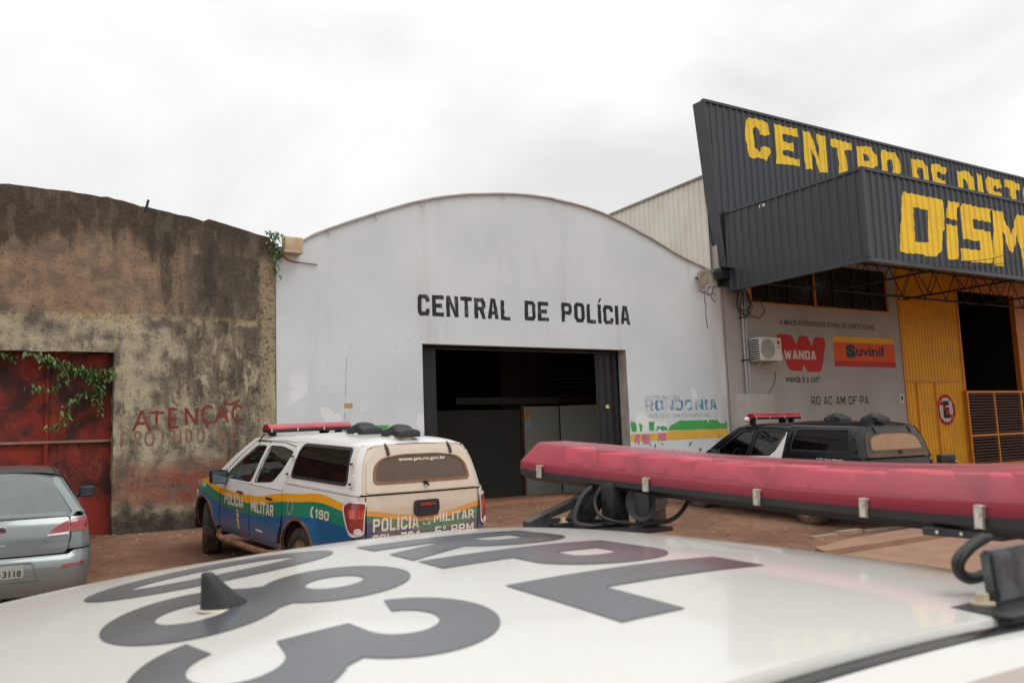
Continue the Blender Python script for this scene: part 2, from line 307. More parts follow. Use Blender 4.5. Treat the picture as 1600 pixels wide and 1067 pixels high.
def rustgate():
    m, nt, b = newmat('rusted_red'); v = obco(nt); vs = obco(nt, (1, 1, .3)); n1 = noise_n(nt, v, 1.3, 9, .65, .5); n2 = noise_n(nt, vs, 4, 9, .7)
    c = mix(nt, rng(nt, n1, .40, .58), srgb(52, 20, 16), srgb(134, 38, 20)); c = mix(nt, rng(nt, n2, .52, .66, 0, .6), c, srgb(150, 66, 38)); c = mix(nt, rng(nt, noise_n(nt, v, 2.3, 8, .7), .52, .64, 0, .8), c, srgb(50, 26, 22))
    L(nt, c, b.inputs['Base Color']); b.inputs['Roughness'].default_value = .75; bump(nt, b, n2, .2, .01); return m
M['rustgate'] = rustgate()
def dirt():
    m, nt, b = newmat('dirt_ground'); v = obco(nt); n1 = noise_n(nt, v, .6, 8, .65); n2 = noise_n(nt, v, 9, 10, .75); n3 = noise_n(nt, v, 45, 6, .7)
    c = mix(nt, rng(nt, n1, .35, .65), srgb(112, 78, 58), srgb(148, 110, 84)); c = mix(nt, rng(nt, n2, .42, .66, 0, .7), c, srgb(92, 62, 46)); c = mix(nt, rng(nt, n3, .62, .72, 0, .7), c, srgb(178, 150, 128))
    vo = N(nt, 'TexVoronoi', inp={'Scale': 14}); L(nt, v, vo.inputs['Vector']); c = mix(nt, rng(nt, vo.outputs[0], .05, .16, .5, 0), c, srgb(170, 148, 130))
    L(nt, c, b.inputs['Base Color']); b.inputs['Roughness'].default_value = .95; bump(nt, b, math_n(nt, 'ADD', n2, math_n(nt, 'MULTIPLY', n3, .5)), .9, .03); return m
M['dirt'] = dirt()
M['pebble'] = simple('pebble', srgb(150, 126, 106), .9, var=.3)
M['street'] = simple('street', srgb(150, 116, 94), .9, var=.10, scale=2, bumps=.3, dirt=srgb(130, 95, 72), dirtamt=.4)
M['concrete'] = simple('concrete', srgb(150, 126, 106), .9, var=.1, scale=4, bumps=.3)

# ------------------------------------------------------------------ helpers
def link(name, me, mat=None, parent=None, sharp=35):
    if mat and not len(me.materials): me.materials.append(M[mat] if isinstance(mat, str) else mat)
    o = bpy.data.objects.new(name, me); C.objects.link(o)
    if parent: o.parent = parent
    return o
def tag(o, label=None, cat=None, group=None, kind=None):
    if label: o['label'] = label
    if cat: o['category'] = cat
    if group: o['group'] = group
    if kind: o['kind'] = kind
    return o
def empty(name, loc=(0, 0, 0), rz=0, label=None, cat=None, group=None, parent=None):
    o = bpy.data.objects.new(name, None); C.objects.link(o); o.location = loc; o.rotation_euler = (0, 0, rz); o.empty_display_size = .2
    if parent: o.parent = parent
    return tag(o, label, cat, group)
def finish(bm, name, mat, parent=None, smooth=True, sharp=35, doubles=0):
    if doubles: bmesh.ops.remove_doubles(bm, verts=bm.verts, dist=doubles)
    me = bpy.data.meshes.new(name); bm.to_mesh(me); bm.free()
    if smooth:
        me.polygons.foreach_set('use_smooth', [True] * len(me.polygons)); me.set_sharp_from_angle(angle=math.radians(sharp))
    return link(name, me, mat, parent)
def box_bm(bm, x0, x1, y0, y1, z0, z1, bev=0):
    r = bmesh.ops.create_cube(bm, size=1); vs = r['verts']
    for v in vs: v.co = Vector(((x0 + x1) / 2 + v.co.x * (x1 - x0), (y0 + y1) / 2 + v.co.y * (y1 - y0), (z0 + z1) / 2 + v.co.z * (z1 - z0)))
    if bev:
        es = list({e for v in vs for e in v.link_edges}); bmesh.ops.bevel(bm, geom=es, offset=bev, segments=2, affect='EDGES', profile=.5)
    return vs
def box(name, x0, x1, y0, y1, z0, z1, mat, parent=None, bev=0):
    bm = bmesh.new(); box_bm(bm, x0, x1, y0, y1, z0, z1, bev); return finish(bm, name, mat, parent, smooth=bev > 0)
def tube_bm(bm, pts, r, seg=10, caps=True):
    pts = [Vector(p) for p in pts]; rings = []
    prev = None
    for i, p in enumerate(pts):
        t = (pts[min(i + 1, len(pts) - 1)] - pts[max(i - 1, 0)]).normalized()
        if prev is None: a = t.orthogonal().normalized()
        else: a = (prev - t * prev.dot(t)).normalized()
        prev = a; bb = t.cross(a); rr = r[i] if isinstance(r, (list, tuple)) else r
        rings.append([bm.verts.new(p + (a * math.cos(k * 2 * PI / seg) + bb * math.sin(k * 2 * PI / seg)) * rr) for k in range(seg)])
    for i in range(len(rings) - 1):
        for k in range(seg): bm.faces.new((rings[i][k], rings[i][(k + 1) % seg], rings[i + 1][(k + 1) % seg], rings[i + 1][k]))
    if caps: bm.faces.new(rings[0][::-1]); bm.faces.new(rings[-1])
def tube(name, pts, r, mat, parent=None, seg=10):
    bm = bmesh.new(); tube_bm(bm, pts, r, seg); return finish(bm, name, mat, parent, sharp=50)
def curve_pts(pts, n=8):
    """Catmull-Rom through points"""
    P = [Vector(p) for p in pts]; P = [P[0] * 2 - P[1]] + P + [P[-1] * 2 - P[-2]]; o = []
    for i in range(1, len(P) - 2):
        for k in range(n):
            t = k / n; a, b, c, d = P[i - 1], P[i], P[i + 1], P[i + 2]
            o.append(.5 * ((2 * b) + (c - a) * t + (2 * a - 5 * b + 4 * c - d) * t * t + (3 * b - a - 3 * c + d) * t ** 3))
    return o + [P[-2]]
def lathe(name, prof, mat, parent=None, seg=32, loc=(0, 0, 0), axis='Y', sharp=35):
    """prof: (radius, along)"""
    bm = bmesh.new(); rings = []
    for r, a in prof:
        rg = []
        for k in range(seg):
            t = 2 * PI * k / seg; c, s = math.cos(t) * r, math.sin(t) * r
            p = {'Y': (c, a, s), 'Z': (c, s, a), 'X': (a, c, s)}[axis]
            rg.append(bm.verts.new(Vector(p) + Vector(loc)))
        rings.append(rg)
    for i in range(len(rings) - 1):
        for k in range(seg): bm.faces.new((rings[i][k], rings[i][(k + 1) % seg], rings[i + 1][(k + 1) % seg], rings[i + 1][k]))
    if prof[0][0] > 1e-4: bm.faces.new(rings[0])
    if prof[-1][0] > 1e-4 and (len(prof) > 2 and abs(prof[-1][1] - prof[0][1]) > 1e-5): bm.faces.new(rings[-1][::-1])
    bmesh.ops.recalc_face_normals(bm, faces=bm.faces)
    return finish(bm, name, mat, parent, sharp=sharp)
def fr(a, b, s):
    n = max(1, int(round((b - a) / s))); return [a + (b - a) * i / n for i in range(1, n)]
def fill2d(loops):
    """2D polygon (first loop outer, others holes) -> verts, tris counter-clockwise"""
    vs = [Vector((p[0], p[1], 0)) for lp in loops for p in lp]
    tr = tessellate_polygon([[Vector((p[0], p[1], 0)) for p in lp] for lp in loops])
    o = []
    for a, b, c in tr:
        A, B, Cc = vs[a], vs[b], vs[c]; cr = (B - A).cross(Cc - A).z
        if abs(cr) < 1e-12: continue
        o.append((a, b, c) if cr > 0 else (a, c, b))
    return vs, o
def sheet(name, mat, loops, fn, parent=None, cell=.08, xs=None, ys=None, rim=0, flip=False, sharp=35, off=0, join=None, mesh2d=None):
    """flat outline(s) cut along a grid and laid on the surface fn(u,v); rim turns the border inwards"""
    bm = bmesh.new()
    polys = (mesh2d if isinstance(mesh2d, list) else [mesh2d]) if mesh2d else [fill2d(loops)]
    for vs, tr in polys:
        bv = [bm.verts.new(v) for v in vs]
        for t in tr:
            try: bm.faces.new([bv[i] for i in t])
            except ValueError: pass
    bmesh.ops.remove_doubles(bm, verts=bm.verts, dist=1e-5)
    if mesh2d is None: bmesh.ops.dissolve_limit(bm, angle_limit=.01, verts=bm.verts, edges=bm.edges)
    us = [v.co.x for v in bm.verts]; ws = [v.co.y for v in bm.verts]
    gx = fr(min(us), max(us), cell) if xs is None else [x for x in xs if min(us) < x < max(us)]
    gy = fr(min(ws), max(ws), cell) if ys is None else [y for y in ys if min(ws) < y < max(ws)]
    for x in gx: bmesh.ops.bisect_plane(bm, geom=bm.verts[:] + bm.edges[:] + bm.faces[:], plane_co=(x, 0, 0), plane_no=(1, 0, 0))
    for y in gy: bmesh.ops.bisect_plane(bm, geom=bm.verts[:] + bm.edges[:] + bm.faces[:], plane_co=(0, y, 0), plane_no=(0, 1, 0))
    e = 1e-3; nrm = {}
    for v in bm.verts:
        u, w = v.co.x, v.co.y; p = Vector(fn(u, w)); n = (Vector(fn(u + e, w)) - Vector(fn(u - e, w))).cross(Vector(fn(u, w + e)) - Vector(fn(u, w - e)))
        n = n.normalized() if n.length > 0 else Vector((0, 0, 1))
        if flip: n = -n
        v.co = p + n * off; nrm[v] = n
    if rim:
        be = [x for x in bm.edges if x.is_boundary]; r = bmesh.ops.extrude_edge_only(bm, edges=be)
        nv = [g for g in r['geom'] if isinstance(g, bmesh.types.BMVert)]
        kd = {}
        for v in nrm: kd[(round(v.co.x, 5), round(v.co.y, 5), round(v.co.z, 5))] = nrm[v]
        for v in nv:
            n = kd.get((round(v.co.x, 5), round(v.co.y, 5), round(v.co.z, 5)), Vector((0, 0, 0))); v.co -= n * rim
    if flip: bmesh.ops.reverse_faces(bm, faces=bm.faces)
    return finish(bm, name, mat, parent, sharp=sharp)
_tc = {}
def text2d(s, bold=0.0, space=1.0, font=None):
    """outline lettering as flat triangles in a unit-height frame"""
    k = (s, bold, space)
    if k in _tc: return _tc[k]
    cu = bpy.data.curves.new('t', 'FONT'); cu.body = s; cu.size = 1; cu.offset = bold; cu.resolution_u = 4; cu.space_character = space
    ob = bpy.data.objects.new('t', cu); C.objects.link(ob)
    dg = bpy.context.evaluated_depsgraph_get(); me = bpy.data.meshes.new_from_object(ob.evaluated_get(dg), depsgraph=dg)
    me.calc_loop_triangles()
    vs = [Vector((v.co.x, v.co.y, 0)) for v in me.vertices]; tr = [tuple(t.vertices) for t in me.loop_triangles]
    bpy.data.objects.remove(ob); bpy.data.curves.remove(cu); bpy.data.meshes.remove(me)
    x0 = min(v.x for v in vs); x1 = max(v.x for v in vs); y0 = min(v.y for v in vs); y1 = max(v.y for v in vs)
    vs = [Vector(((v.x - x0) / (x1 - x0), (v.y - y0) / (y1 - y0), 0)) for v in vs]
    o = []
    for a, b, c in tr:
        cr = (vs[b] - vs[a]).cross(vs[c] - vs[a]).z
        if abs(cr) < 1e-12: continue
        o.append((a, b, c) if cr > 0 else (a, c, b))
    _tc[k] = (vs, o); return _tc[k]
def lettering(name, s, mat, x0, x1, y0, y1, fn, parent, bold=.02, wob=0, space=1.0, off=.003, cell=.1, xs=None, ys=None, flip=False, slant=0, seed=0):
    vs, tr = text2d(s, bold, space)
    V = []
    for v in vs:
        x = x0 + v.x * (x1 - x0); y = y0 + v.y * (y1 - y0); x += slant * (y - y0)
        if wob: q = noise.noise_vector(Vector((x * 7 / max(.2, (y1 - y0)), y * 7 / max(.2, (y1 - y0)), seed))); x += q.x * wob; y += q.y * wob
        V.append(Vector((x, y, 0)))
    return sheet(name, mat, None, fn, parent, cell=cell, xs=xs, ys=ys, off=off, flip=flip, mesh2d=(V, tr))
def arc(cx, cy, r, a0, a1, n=16): return [(cx + r * math.cos(math.radians(a0 + (a1 - a0) * i / n)), cy + r * math.sin(math.radians(a0 + (a1 - a0) * i / n))) for i in range(n + 1)]
def rrect(x0, x1, y0, y1, r, n=4):
    return arc(x1 - r, y1 - r, r, 0, 90, n) + arc(x0 + r, y1 - r, r, 90, 180, n) + arc(x0 + r, y0 + r, r, 180, 270, n) + arc(x1 - r, y0 + r, r, 270, 360, n)
def roundpoly(P, r=.04, n=4):
    o = []; k = len(P)
    for i in range(k):
        a, b, c = Vector(P[i - 1]), Vector(P[i]), Vector(P[(i + 1) % k]); rr = r[i] if isinstance(r, (list, tuple)) else r
        d1 = (a - b); d2_ = (c - b); q = min(rr, d1.length * .45, d2_.length * .45)
        p1 = b + d1.normalized() * q; p2 = b + d2_.normalized() * q
        for j in range(n + 1):
            t = j / n; v = p1 * (1 - t) ** 2 + b * 2 * t * (1 - t) + p2 * t * t; o.append((v.x, v.y))
    return o
def lerp(a, b, t): return a + (b - a) * t
def interp(P, x):
    if x <= P[0][0]: return P[0][1]
    for (a, b), (c, d) in zip(P, P[1:]):
        if x <= c: return b + (d - b) * (x - a) / (c - a)
    return P[-1][1]
def sinterp(P, x):
    if x <= P[0][0]: return P[0][1]
    for (a, b), (c, d) in zip(P, P[1:]):
        if x <= c:
            t = (x - a) / (c - a); t = t * t * (3 - 2 * t); return b + (d - b) * t
    return P[-1][1]
def glyph(ch, a, b):
    c, e = .18, .06
    if ch in 'ÍÔÇÃ': ch2 = {'Í': 'I', 'Ô': 'O', 'Ç': 'C', 'Ã': 'A'}[ch]
    else: ch2 = ch
    OUT = [(c, 0), (1 - c, 0), (1, c), (1, 1 - c), (1 - c, 1), (c, 1), (0, 1 - c), (0, c)]
    INN = [(a + e, b), (1 - a - e, b), (1 - a, b + e), (1 - a, 1 - b - e), (1 - a - e, 1 - b), (a + e, 1 - b), (a, 1 - b - e), (a, b + e)]
    G = {'C': [[(1, .34), (1 - a, .34), (1 - a, b + e), (1 - a - e, b), (a + e, b), (a, b + e), (a, 1 - b - e), (a + e, 1 - b), (1 - a - e, 1 - b), (1 - a, 1 - b - e), (1 - a, .66), (1, .66), (1, 1 - c), (1 - c, 1), (c, 1), (0, 1 - c), (0, c), (c, 0), (1 - c, 0), (1, c)]],
         'E': [[(0, 0), (1, 0), (1, b), (a, b), (a, .5 - b / 2), (.85, .5 - b / 2), (.85, .5 + b / 2), (a, .5 + b / 2), (a, 1 - b), (1, 1 - b), (1, 1), (0, 1)]],
         'F': [[(0, 0), (a, 0), (a, .5 - b / 2), (.85, .5 - b / 2), (.85, .5 + b / 2), (a, .5 + b / 2), (a, 1 - b), (1, 1 - b), (1, 1), (0, 1)]],
         'N': [[(0, 0), (a, 0), (a, .62), (1 - a, 0), (1, 0), (1, 1), (1 - a, 1), (1 - a, .38), (a, 1), (0, 1)]],
         'T': [[(.5 - a / 2, 0), (.5 + a / 2, 0), (.5 + a / 2, 1 - b), (1, 1 - b), (1, 1), (0, 1), (0, 1 - b), (.5 - a / 2, 1 - b)]],
         'R': [[(0, 0), (a, 0), (a, .38), (.50, .38), (1 - a * .98, 0), (1, 0), (.84, .42), (1, .56), (1, 1 - c), (1 - c, 1), (0, 1)], [(a, .38 + b), (1 - a - e, .38 + b), (1 - a, .40 + b + e), (1 - a, 1 - b - e), (1 - a - e, 1 - b), (a, 1 - b)]],
         'A': [[(0, 0), (a, 0), (a + .05, .20), (1 - a - .05, .20), (1 - a, 0), (1, 0), (.5 + a * .68, 1), (.5 - a * .68, 1)], [(a + .09, .20 + b * .9), (1 - a - .09, .20 + b * .9), (.5, .82)]],
         'L': [[(0, 0), (1, 0), (1, b), (a, b), (a, 1), (0, 1)]],
         'V': [[(0, 1), (a, 1), (.5, .35), (1 - a, 1), (1, 1), (.5 + a * .6, 0), (.5 - a * .6, 0)]],
         'D': [[(0, 0), (1 - c, 0), (1, c), (1, 1 - c), (1 - c, 1), (0, 1)], [(a, b), (1 - a - e, b), (1 - a, b + e), (1 - a, 1 - b - e), (1 - a - e, 1 - b), (a, 1 - b)]],
         'P': [[(0, 0), (a, 0), (a, .38), (1 - c, .38), (1, .38 + c), (1, 1 - c), (1 - c, 1), (0, 1)], [(a, .38 + b), (1 - a - e, .38 + b), (1 - a, .40 + b + e), (1 - a, 1 - b - e), (1 - a - e, 1 - b), (a, 1 - b)]],
         'O': [OUT, INN], '0': [OUT, INN], 'I': [[(0, 0), (1, 0), (1, 1), (0, 1)]],
         'M': [[(0, 0), (a, 0), (a, .58), (.5, .12), (1 - a, .58), (1 - a, 0), (1, 0), (1, 1), (1 - a * 1.1, 1), (.5, .50), (a * 1.1, 1), (0, 1)]],
         'W': [[(.16, 0), (.40, 0), (.5, .45), (.60, 0), (.84, 0), (1, 1), (1 - a * .8, 1), (.72, .42), (.60, .9), (.40, .9), (.28, .42), (a * .8, 1), (0, 1)]],
         'S': [[(0, .30), (a, .30), (a, b), (1 - a, b), (1 - a, .5 - b / 2), (c, .5 - b / 2), (0, .5 - b / 2 + c), (0, 1 - c), (c, 1), (1 - c, 1), (1, 1 - c), (1, .70), (1 - a, .70), (1 - a, 1 - b), (a, 1 - b), (a, .5 + b / 2), (1 - c, .5 + b / 2), (1, .5 + b / 2 - c), (1, c), (1 - c, 0), (c, 0), (0, c)]],
         'B': [[(0, 0), (1 - c, 0), (1, c), (1, .5 - c / 2), (1 - c / 2, .5), (1, .5 + c / 2), (1, 1 - c), (1 - c, 1), (0, 1)], [(a, b * .8), (1 - a, b * .8), (1 - a, .5 - b * .4), (a, .5 - b * .4)], [(a, .5 + b * .4), (1 - a, .5 + b * .4), (1 - a, 1 - b * .8), (a, 1 - b * .8)]],
         '1': [[(.5, 0), (.5 + a, 0), (.5 + a, 1), (.5, 1), (.15, .80), (.15, .62), (.5, .78)]], '7': [[(.2, 0), (.2 + a, 0), (1, 1 - b), (1, 1), (0, 1), (0, 1 - b), (1 - a, 1 - b)]],
         '9': [[(0, .30), (0, c), (c, 0), (1 - c, 0), (1, c), (1, 1 - c), (1 - c, 1), (c, 1), (0, 1 - c), (0, .52), (c, .40), (1 - a, .40), (1 - a, b), (a, b), (a, .30)], [(a, .40 + b), (1 - a, .40 + b), (1 - a, 1 - b), (a, 1 - b)]],
         '4': [[(.62, 0), (.62 + a, 0), (.62 + a, .22), (1, .22), (1, .22 + b), (.62 + a, .22 + b), (.62 + a, 1), (.5, 1), (0, .30), (0, .22), (.62, .22)], [(.28, .22 + b), (.62, .22 + b), (.62, .72)]],
         '5': [[(0, .30), (a, .30), (a, b), (1 - a, b), (1 - a, .42), (0, .42), (0, 1), (.95, 1), (.95, 1 - b), (a, 1 - b), (a, .42 + b), (1 - c, .42 + b), (1, .40), (1, c), (1 - c, 0), (c, 0), (0, c)]],
         '.': [[(.3, 0), (.7, 0), (.7, .16), (.3, .16)]], '·': [[(.3, .42), (.7, .42), (.7, .58), (.3, .58)]], 'º': [[(.1, .6), (.9, .6), (.9, 1), (.1, 1)], [(.35, .72), (.65, .72), (.65, .88), (.35, .88)]], '-': [[(0, .42), (1, .42), (1, .58), (0, .58)]]}
    r = [G[ch2]]
    if ch == 'Í': r.append([[(.1, 1.1), (.6, 1.1), (1.3, 1.32), (.7, 1.32)]])
    if ch == 'Ô': r.append([[(.2, 1.08), (.5, 1.2), (.8, 1.08), (.8, 1.16), (.5, 1.3), (.2, 1.16)]])
    return r
GW = {'I': .34, 'Í': .34, ' ': .45, '.': .35, '·': .5, 'M': 1.25, 'W': 1.4, '1': .8, 'º': .5, 'L': .88, 'N': 1.05, '-': .6}
def block(name, s, mat, x0, x1, y0, y1, fn, parent, a=.30, b=.19, gap=.20, wob=0, off=.003, cell=.1, xs=None, ys=None, seed=0, jit=0):
    ws = [GW.get(ch, 1.0) for ch in s]; tot = sum(ws) + gap * (len(s) - 1); k = (x1 - x0) / tot; cx = x0; P = []
    rr = random.Random(seed + 5)
    for ch, w in zip(s, ws):
        if ch != ' ':
            aa = 1.0 if ch in 'IÍ' else min(.45, a / w); dy = rr.uniform(-jit, jit)
            for lp in glyph(ch, aa, b):
                LL = []
                for L_ in lp:
                    L2 = []
                    for i in range(len(L_)):
                        p, q = L_[i], L_[(i + 1) % len(L_)]; m = 4 if wob else 1
                        for j in range(m): t = j / m; L2.append((cx + lerp(p[0], q[0], t) * w * k, y0 + dy + lerp(p[1], q[1], t) * (y1 - y0)))
                    if wob:
                        f = 3.5 / abs(y1 - y0); L2 = [(x + wob * noise.noise(Vector((x * f, y * f, seed))), y + wob * noise.noise(Vector((x * f, y * f, seed + 9)))) for x, y in L2]
                    LL.append(L2)
                P.append(fill2d(LL))
        cx += (w + gap) * k
    return sheet(name, mat, None, fn, parent, cell=cell, xs=xs, ys=ys, off=off, mesh2d=P)

# ------------------------------------------------------------------ ground
WY = 15.4
def gz(x, y):
    s = lerp(.067, .047, min(1, max(0, (x - 5) / 8)))
    if y < 8.2: return -.055
    t = min(y, WY) - 9.0
    return max(-.055, s * t) if t > -.6 else -.055
def ground():
    bm = bmesh.new()
    xs = [-400, -150, -60, -25, -12, -6] + [-3 + i * .5 for i in range(57)] + [28, 34, 45, 80, 200, 500]
    ys = [-300, -80, -20, -6, 0, 4, 7] + [7.5 + i * .35 for i in range(26)] + [18, 22, 30, 60, 150, 600]
    g = [[bm.verts.new((x, y, gz(x, y) + (.03 * noise.noise(Vector((x * .9, y * .9, 0))) + .012 * noise.noise(Vector((x * 3, y * 3, 4))) if 8 < y < 15.2 and -4 < x < 26 else 0))) for y in ys] for x in xs]
    for i in range(len(xs) - 1):
        for j in range(len(ys) - 1): bm.faces.new((g[i][j], g[i + 1][j], g[i + 1][j + 1], g[i][j + 1]))
    return finish(bm, 'dirt_ground', 'dirt')
tag(ground(), kind='structure')
bm = bmesh.new()
g = [[bm.verts.new((x, y, -.046)) for y in (-30, -8, 0, 5, 8.0)] for x in (-80, -20, 0, 10, 30, 100)]
for i in range(5):
    for j in range(4): bm.faces.new((g[i][j], g[i + 1][j], g[i + 1][j + 1], g[i][j + 1]))
tag(finish(bm, 'street', 'street', smooth=False), kind='structure')
# light concrete ramp bridging the gutter on the right
bm = bmesh.new(); pts = [(10.0, 7.98), (16.6, 7.98), (16.6, 8.75), (13.9, 8.78), (11.5, 8.62), (10.2, 8.3)]
t = [bm.verts.new((x, y, .03)) for x, y in pts]; bm.faces.new(t); lo = [bm.verts.new((x, y, -.06)) for x, y in pts]
for i in range(len(pts)): bm.faces.new((lo[i], lo[(i + 1) % len(pts)], t[(i + 1) % len(pts)], t[i]))
tag(finish(bm, 'driveway_ramp', 'street', smooth=False), kind='structure')
bm = bmesh.new()
for i in range(7):
    x = 11.1 + i * .62; box_bm(bm, x, x + .58, 9.02 + .03 * math.sin(i * 2.1), 9.14 + .03 * math.sin(i * 2.1), -.08, .05 + .02 * math.sin(i * 1.7), .012)
tag(finish(bm, 'gutter_edge', 'concrete'), kind='structure')
tag(box('gutter', 11.0, 15.5, 8.8, 9.03, -.053, -.045, 'underbody'), kind='structure')
# pebbles and crumbs of rubble: nobody could count them
bm = bmesh.new()
for i in range(1500):
    x = random.uniform(-.5, 18); y = random.uniform(8.3, 15.2); 
    if random.random() < .45: y = WY - abs(random.gauss(0, .5)) - .05
    r = random.choice((.008, .012, .015, .02, .03)); z = gz(x, y) + .03 * noise.noise(Vector((x * .9, y * .9, 0)))
    q = bmesh.ops.create_icosphere(bm, subdivisions=1, radius=r)['verts']
    for v in q: v.co = Vector((v.co.x * random.uniform(.7, 1.3) + x, v.co.y * random.uniform(.7, 1.3) + y, v.co.z * .6 + z))
tag(finish(bm, 'gravel', 'pebble', smooth=False), kind='stuff')

# ------------------------------------------------------------------ weathered hall on the left
wall = lambda u, w: (u, WY, w)
def rough_edge(pts, n=6, a=.015, sd=0):
    o = []
    for i in range(len(pts) - 1):
        for k in range(n):
            t = k / n; p = (lerp(pts[i][0], pts[i + 1][0], t), lerp(pts[i][1], pts[i + 1][1], t)); q = noise.noise(Vector((p[0] * 7, p[1] * 7, sd))); o.append((p[0], p[1] + a * q))
    return o + [pts[-1]]
oldh = empty('weathered_hall', (0, WY, 0), 0, 'old weathered hall with stained brown render and a rusted red gate', 'building')
oldh.location = (0, 0, 0)
LT = [(-9.0, 3.9), (-8, 4.5), (-6, 5.2), (-3.5, 5.75), (-1.2, 6.0), (.26, 6.02), (.79, 6.03), (1.34, 6.01), (1.92, 5.97), (2.41, 5.89), (3.27, 5.77), (3.35, 5.74), (3.44, 5.79), (3.94, 5.68), (4.50, 5.56), (4.62, 5.38)]
top = rough_edge(LT, 5, .03)
GX0, GX1, GZ = -3.0, 1.95, 3.38
lp = [(4.62, -.2)] + top[::-1] + [(-9, -.2), (GX0, -.2), (GX0, GZ)] + rough_edge([(GX0, GZ), (GX1, GZ)], 14, .02, 3)[1:] + [(GX1, -.2)]
def wallrel(u, w):
    e = .022 * noise.noise(Vector((u * 1.3, w * 1.3, 2))) + .010 * noise.noise(Vector((u * 5, w * 5, 7)))
    st_ = .018 / (1 + math.exp(-((w - 4.0 - .10 * noise.noise(Vector((u * 2, 3, 1)))) * 60)))
    return (u, WY - .02 + e - st_, w)
sheet('wall', 'weathered', [lp[::-1]] if False else [lp], wallrel, oldh, cell=.09, rim=.3)
for i in range(6):   # roof sheets seen only as an edge
    pass
bm = bmesh.new()
rp = [(x, z - .06) for x, z in LT]
a = [bm.verts.new((x, WY + .25, z)) for x, z in rp]; b = [bm.verts.new((x, 40, z)) for x, z in rp]
for i in range(len(rp) - 1): bm.faces.new((a[i], a[i + 1], b[i + 1], b[i]))
finish(bm, 'roof', 'edge_brown', oldh)
tube('pipe_stub', [(2.39, 15.33, 5.80), (2.43, 15.30, 6.0)], .022, 'black_metal', oldh)
gate = empty('gate', parent=oldh)
GZ1 = .42
n = 0
for (x0, x1) in ((-3.0, -2.0), (-1.98, -.99), (-.97, .99), (1.01, 1.95)):
    for (z0, z1) in ((GZ1, 1.93), (1.96, GZ)):
        fnp = lambda u, w, x0=x0: (u, WY + .23 + .008 * math.sin(u * 9) + .01 * noise.noise(Vector((u * 2, w * 2, x0))), w)
        sheet('panel', 'rustgate', [[(x0, z0), (x1, z0), (x1, z1), (x0, z1)]], fnp, gate, cell=.2, rim=.02)
box('crossbar', -3.0, 1.95, WY + .17, WY + .21, 1.925, 1.965, simple('bar_paint', srgb(150, 120, 100), .7, dirt=srgb(120, 50, 30), dirtamt=.6), gate)
box('post', .975, 1.025, WY + .18, WY + .22, .42, 3.38, 'rustgate', gate)
box('backing', -3.1, 2.0, WY + .30, WY + .34, .2, 3.45, 'dark_inside', gate)
# painted warning
GR = {'A': [[(0, 0), (.5, 1)], [(.5, 1), (1, 0)], [(.2, .38), (.8, .38)]], 'T': [[(.5, 1), (.45, 0)], [(0, .9), (1, .86)]], 'E': [[(.05, 0), (.1, 1)], [(.1, 1), (.9, .95)], [(.1, .5), (.75, .5)], [(.05, 0), (.95, .04)]],
      'N': [[(.1, 0), (.05, 1)], [(.05, 1), (.85, 0)], [(.85, 0), (.95, 1)]], 'C': [[(.95, .85), (.6, 1), (.2, .85), (.05, .5), (.15, .15), (.5, 0), (.95, .1)]], 'P': [[(.1, 0), (.1, 1)], [(.1, 1), (.7, .95), (.85, .75), (.7, .5), (.1, .45)]],
      'R': [[(.1, 0), (.1, 1)], [(.1, 1), (.7, .95), (.85, .75), (.7, .5), (.1, .45)], [(.4, .45), (.95, 0)]], 'O': [[(.5, 1), (.1, .8), (.02, .4), (.2, .05), (.6, 0), (.92, .3), (.9, .75), (.5, 1)]], 'I': [[(.5, 0), (.5, 1)]],
      'B': [[(.1, 0), (.1, 1)], [(.1, 1), (.7, .9), (.7, .6), (.15, .5)], [(.15, .5), (.85, .4), (.8, .1), (.1, 0)]], 'D': [[(.1, 0), (.1, 1)], [(.1, 1), (.7, .85), (.9, .5), (.7, .12), (.1, 0)]], '~': [[(0, .7), (.3, .1), (.6, .3), (1, .9)]], ',': [[(.6, 0), (.4, -.25)]]}
def strokes(name, mat, paths, w, fn, parent, base_off=.003):
    bm = bmesh.new(); lay = 0
    for P in paths:
        Q = [p for p in curve_pts([(x, y, 0) for x, y in P], 5)] if len(P) > 2 else [Vector((lerp(P[0][0], P[1][0], t / 6), lerp(P[0][1], P[1][1], t / 6), 0)) for t in range(7)]
        prev = None
        for i, p in enumerate(Q):
            tt = (Q[min(i + 1, len(Q) - 1)] - Q[max(i - 1, 0)]).normalized(); nn = Vector((-tt.y, tt.x, 0))
            ww = w * (.5 + .13 * noise.noise(Vector((p.x * 20, p.y * 20, lay))))
            A = p + nn * ww; B = p - nn * ww; cur = []
            for q in (A, B):
                v = Vector(fn(q.x, q.y)); v.y -= base_off + lay * .0006; cur.append(bm.verts.new(v))
            if prev: bm.faces.new((prev[0], prev[1], cur[1], cur[0]))
            prev = cur
        lay += 1
    return finish(bm, name, mat, parent, smooth=False)
def word(s, cells):
    """cells: (glyph, x0, x1, z0, z1)"""
    return [[(lerp(x0, x1, px), lerp(z0, z1, pz)) for px, pz in st] for g_, x0, x1, z0, z1 in cells for st in GR[g_]]
def px2(x, y): return (2.29 + (x - 212) * .01047, 2.09 + (673 - y) * .0104 - (x - 212) * .0001)
cells = []
for g_, a, b, c, d in (('A', 208, 233, 674, 641), ('T', 232, 254, 671, 641), ('E', 261, 277, 669, 638), ('N', 286, 306, 665, 637), ('C', 312, 330, 662, 634), (',', 312, 330, 662, 634), ('A', 335, 354, 661, 634), ('C', 361, 378, 659, 633), ('~', 347, 374, 632, 623)):
    x0, z0 = px2(a, c); x1, z1 = px2(b, d); cells.append((g_, x0, x1, z0, z1))
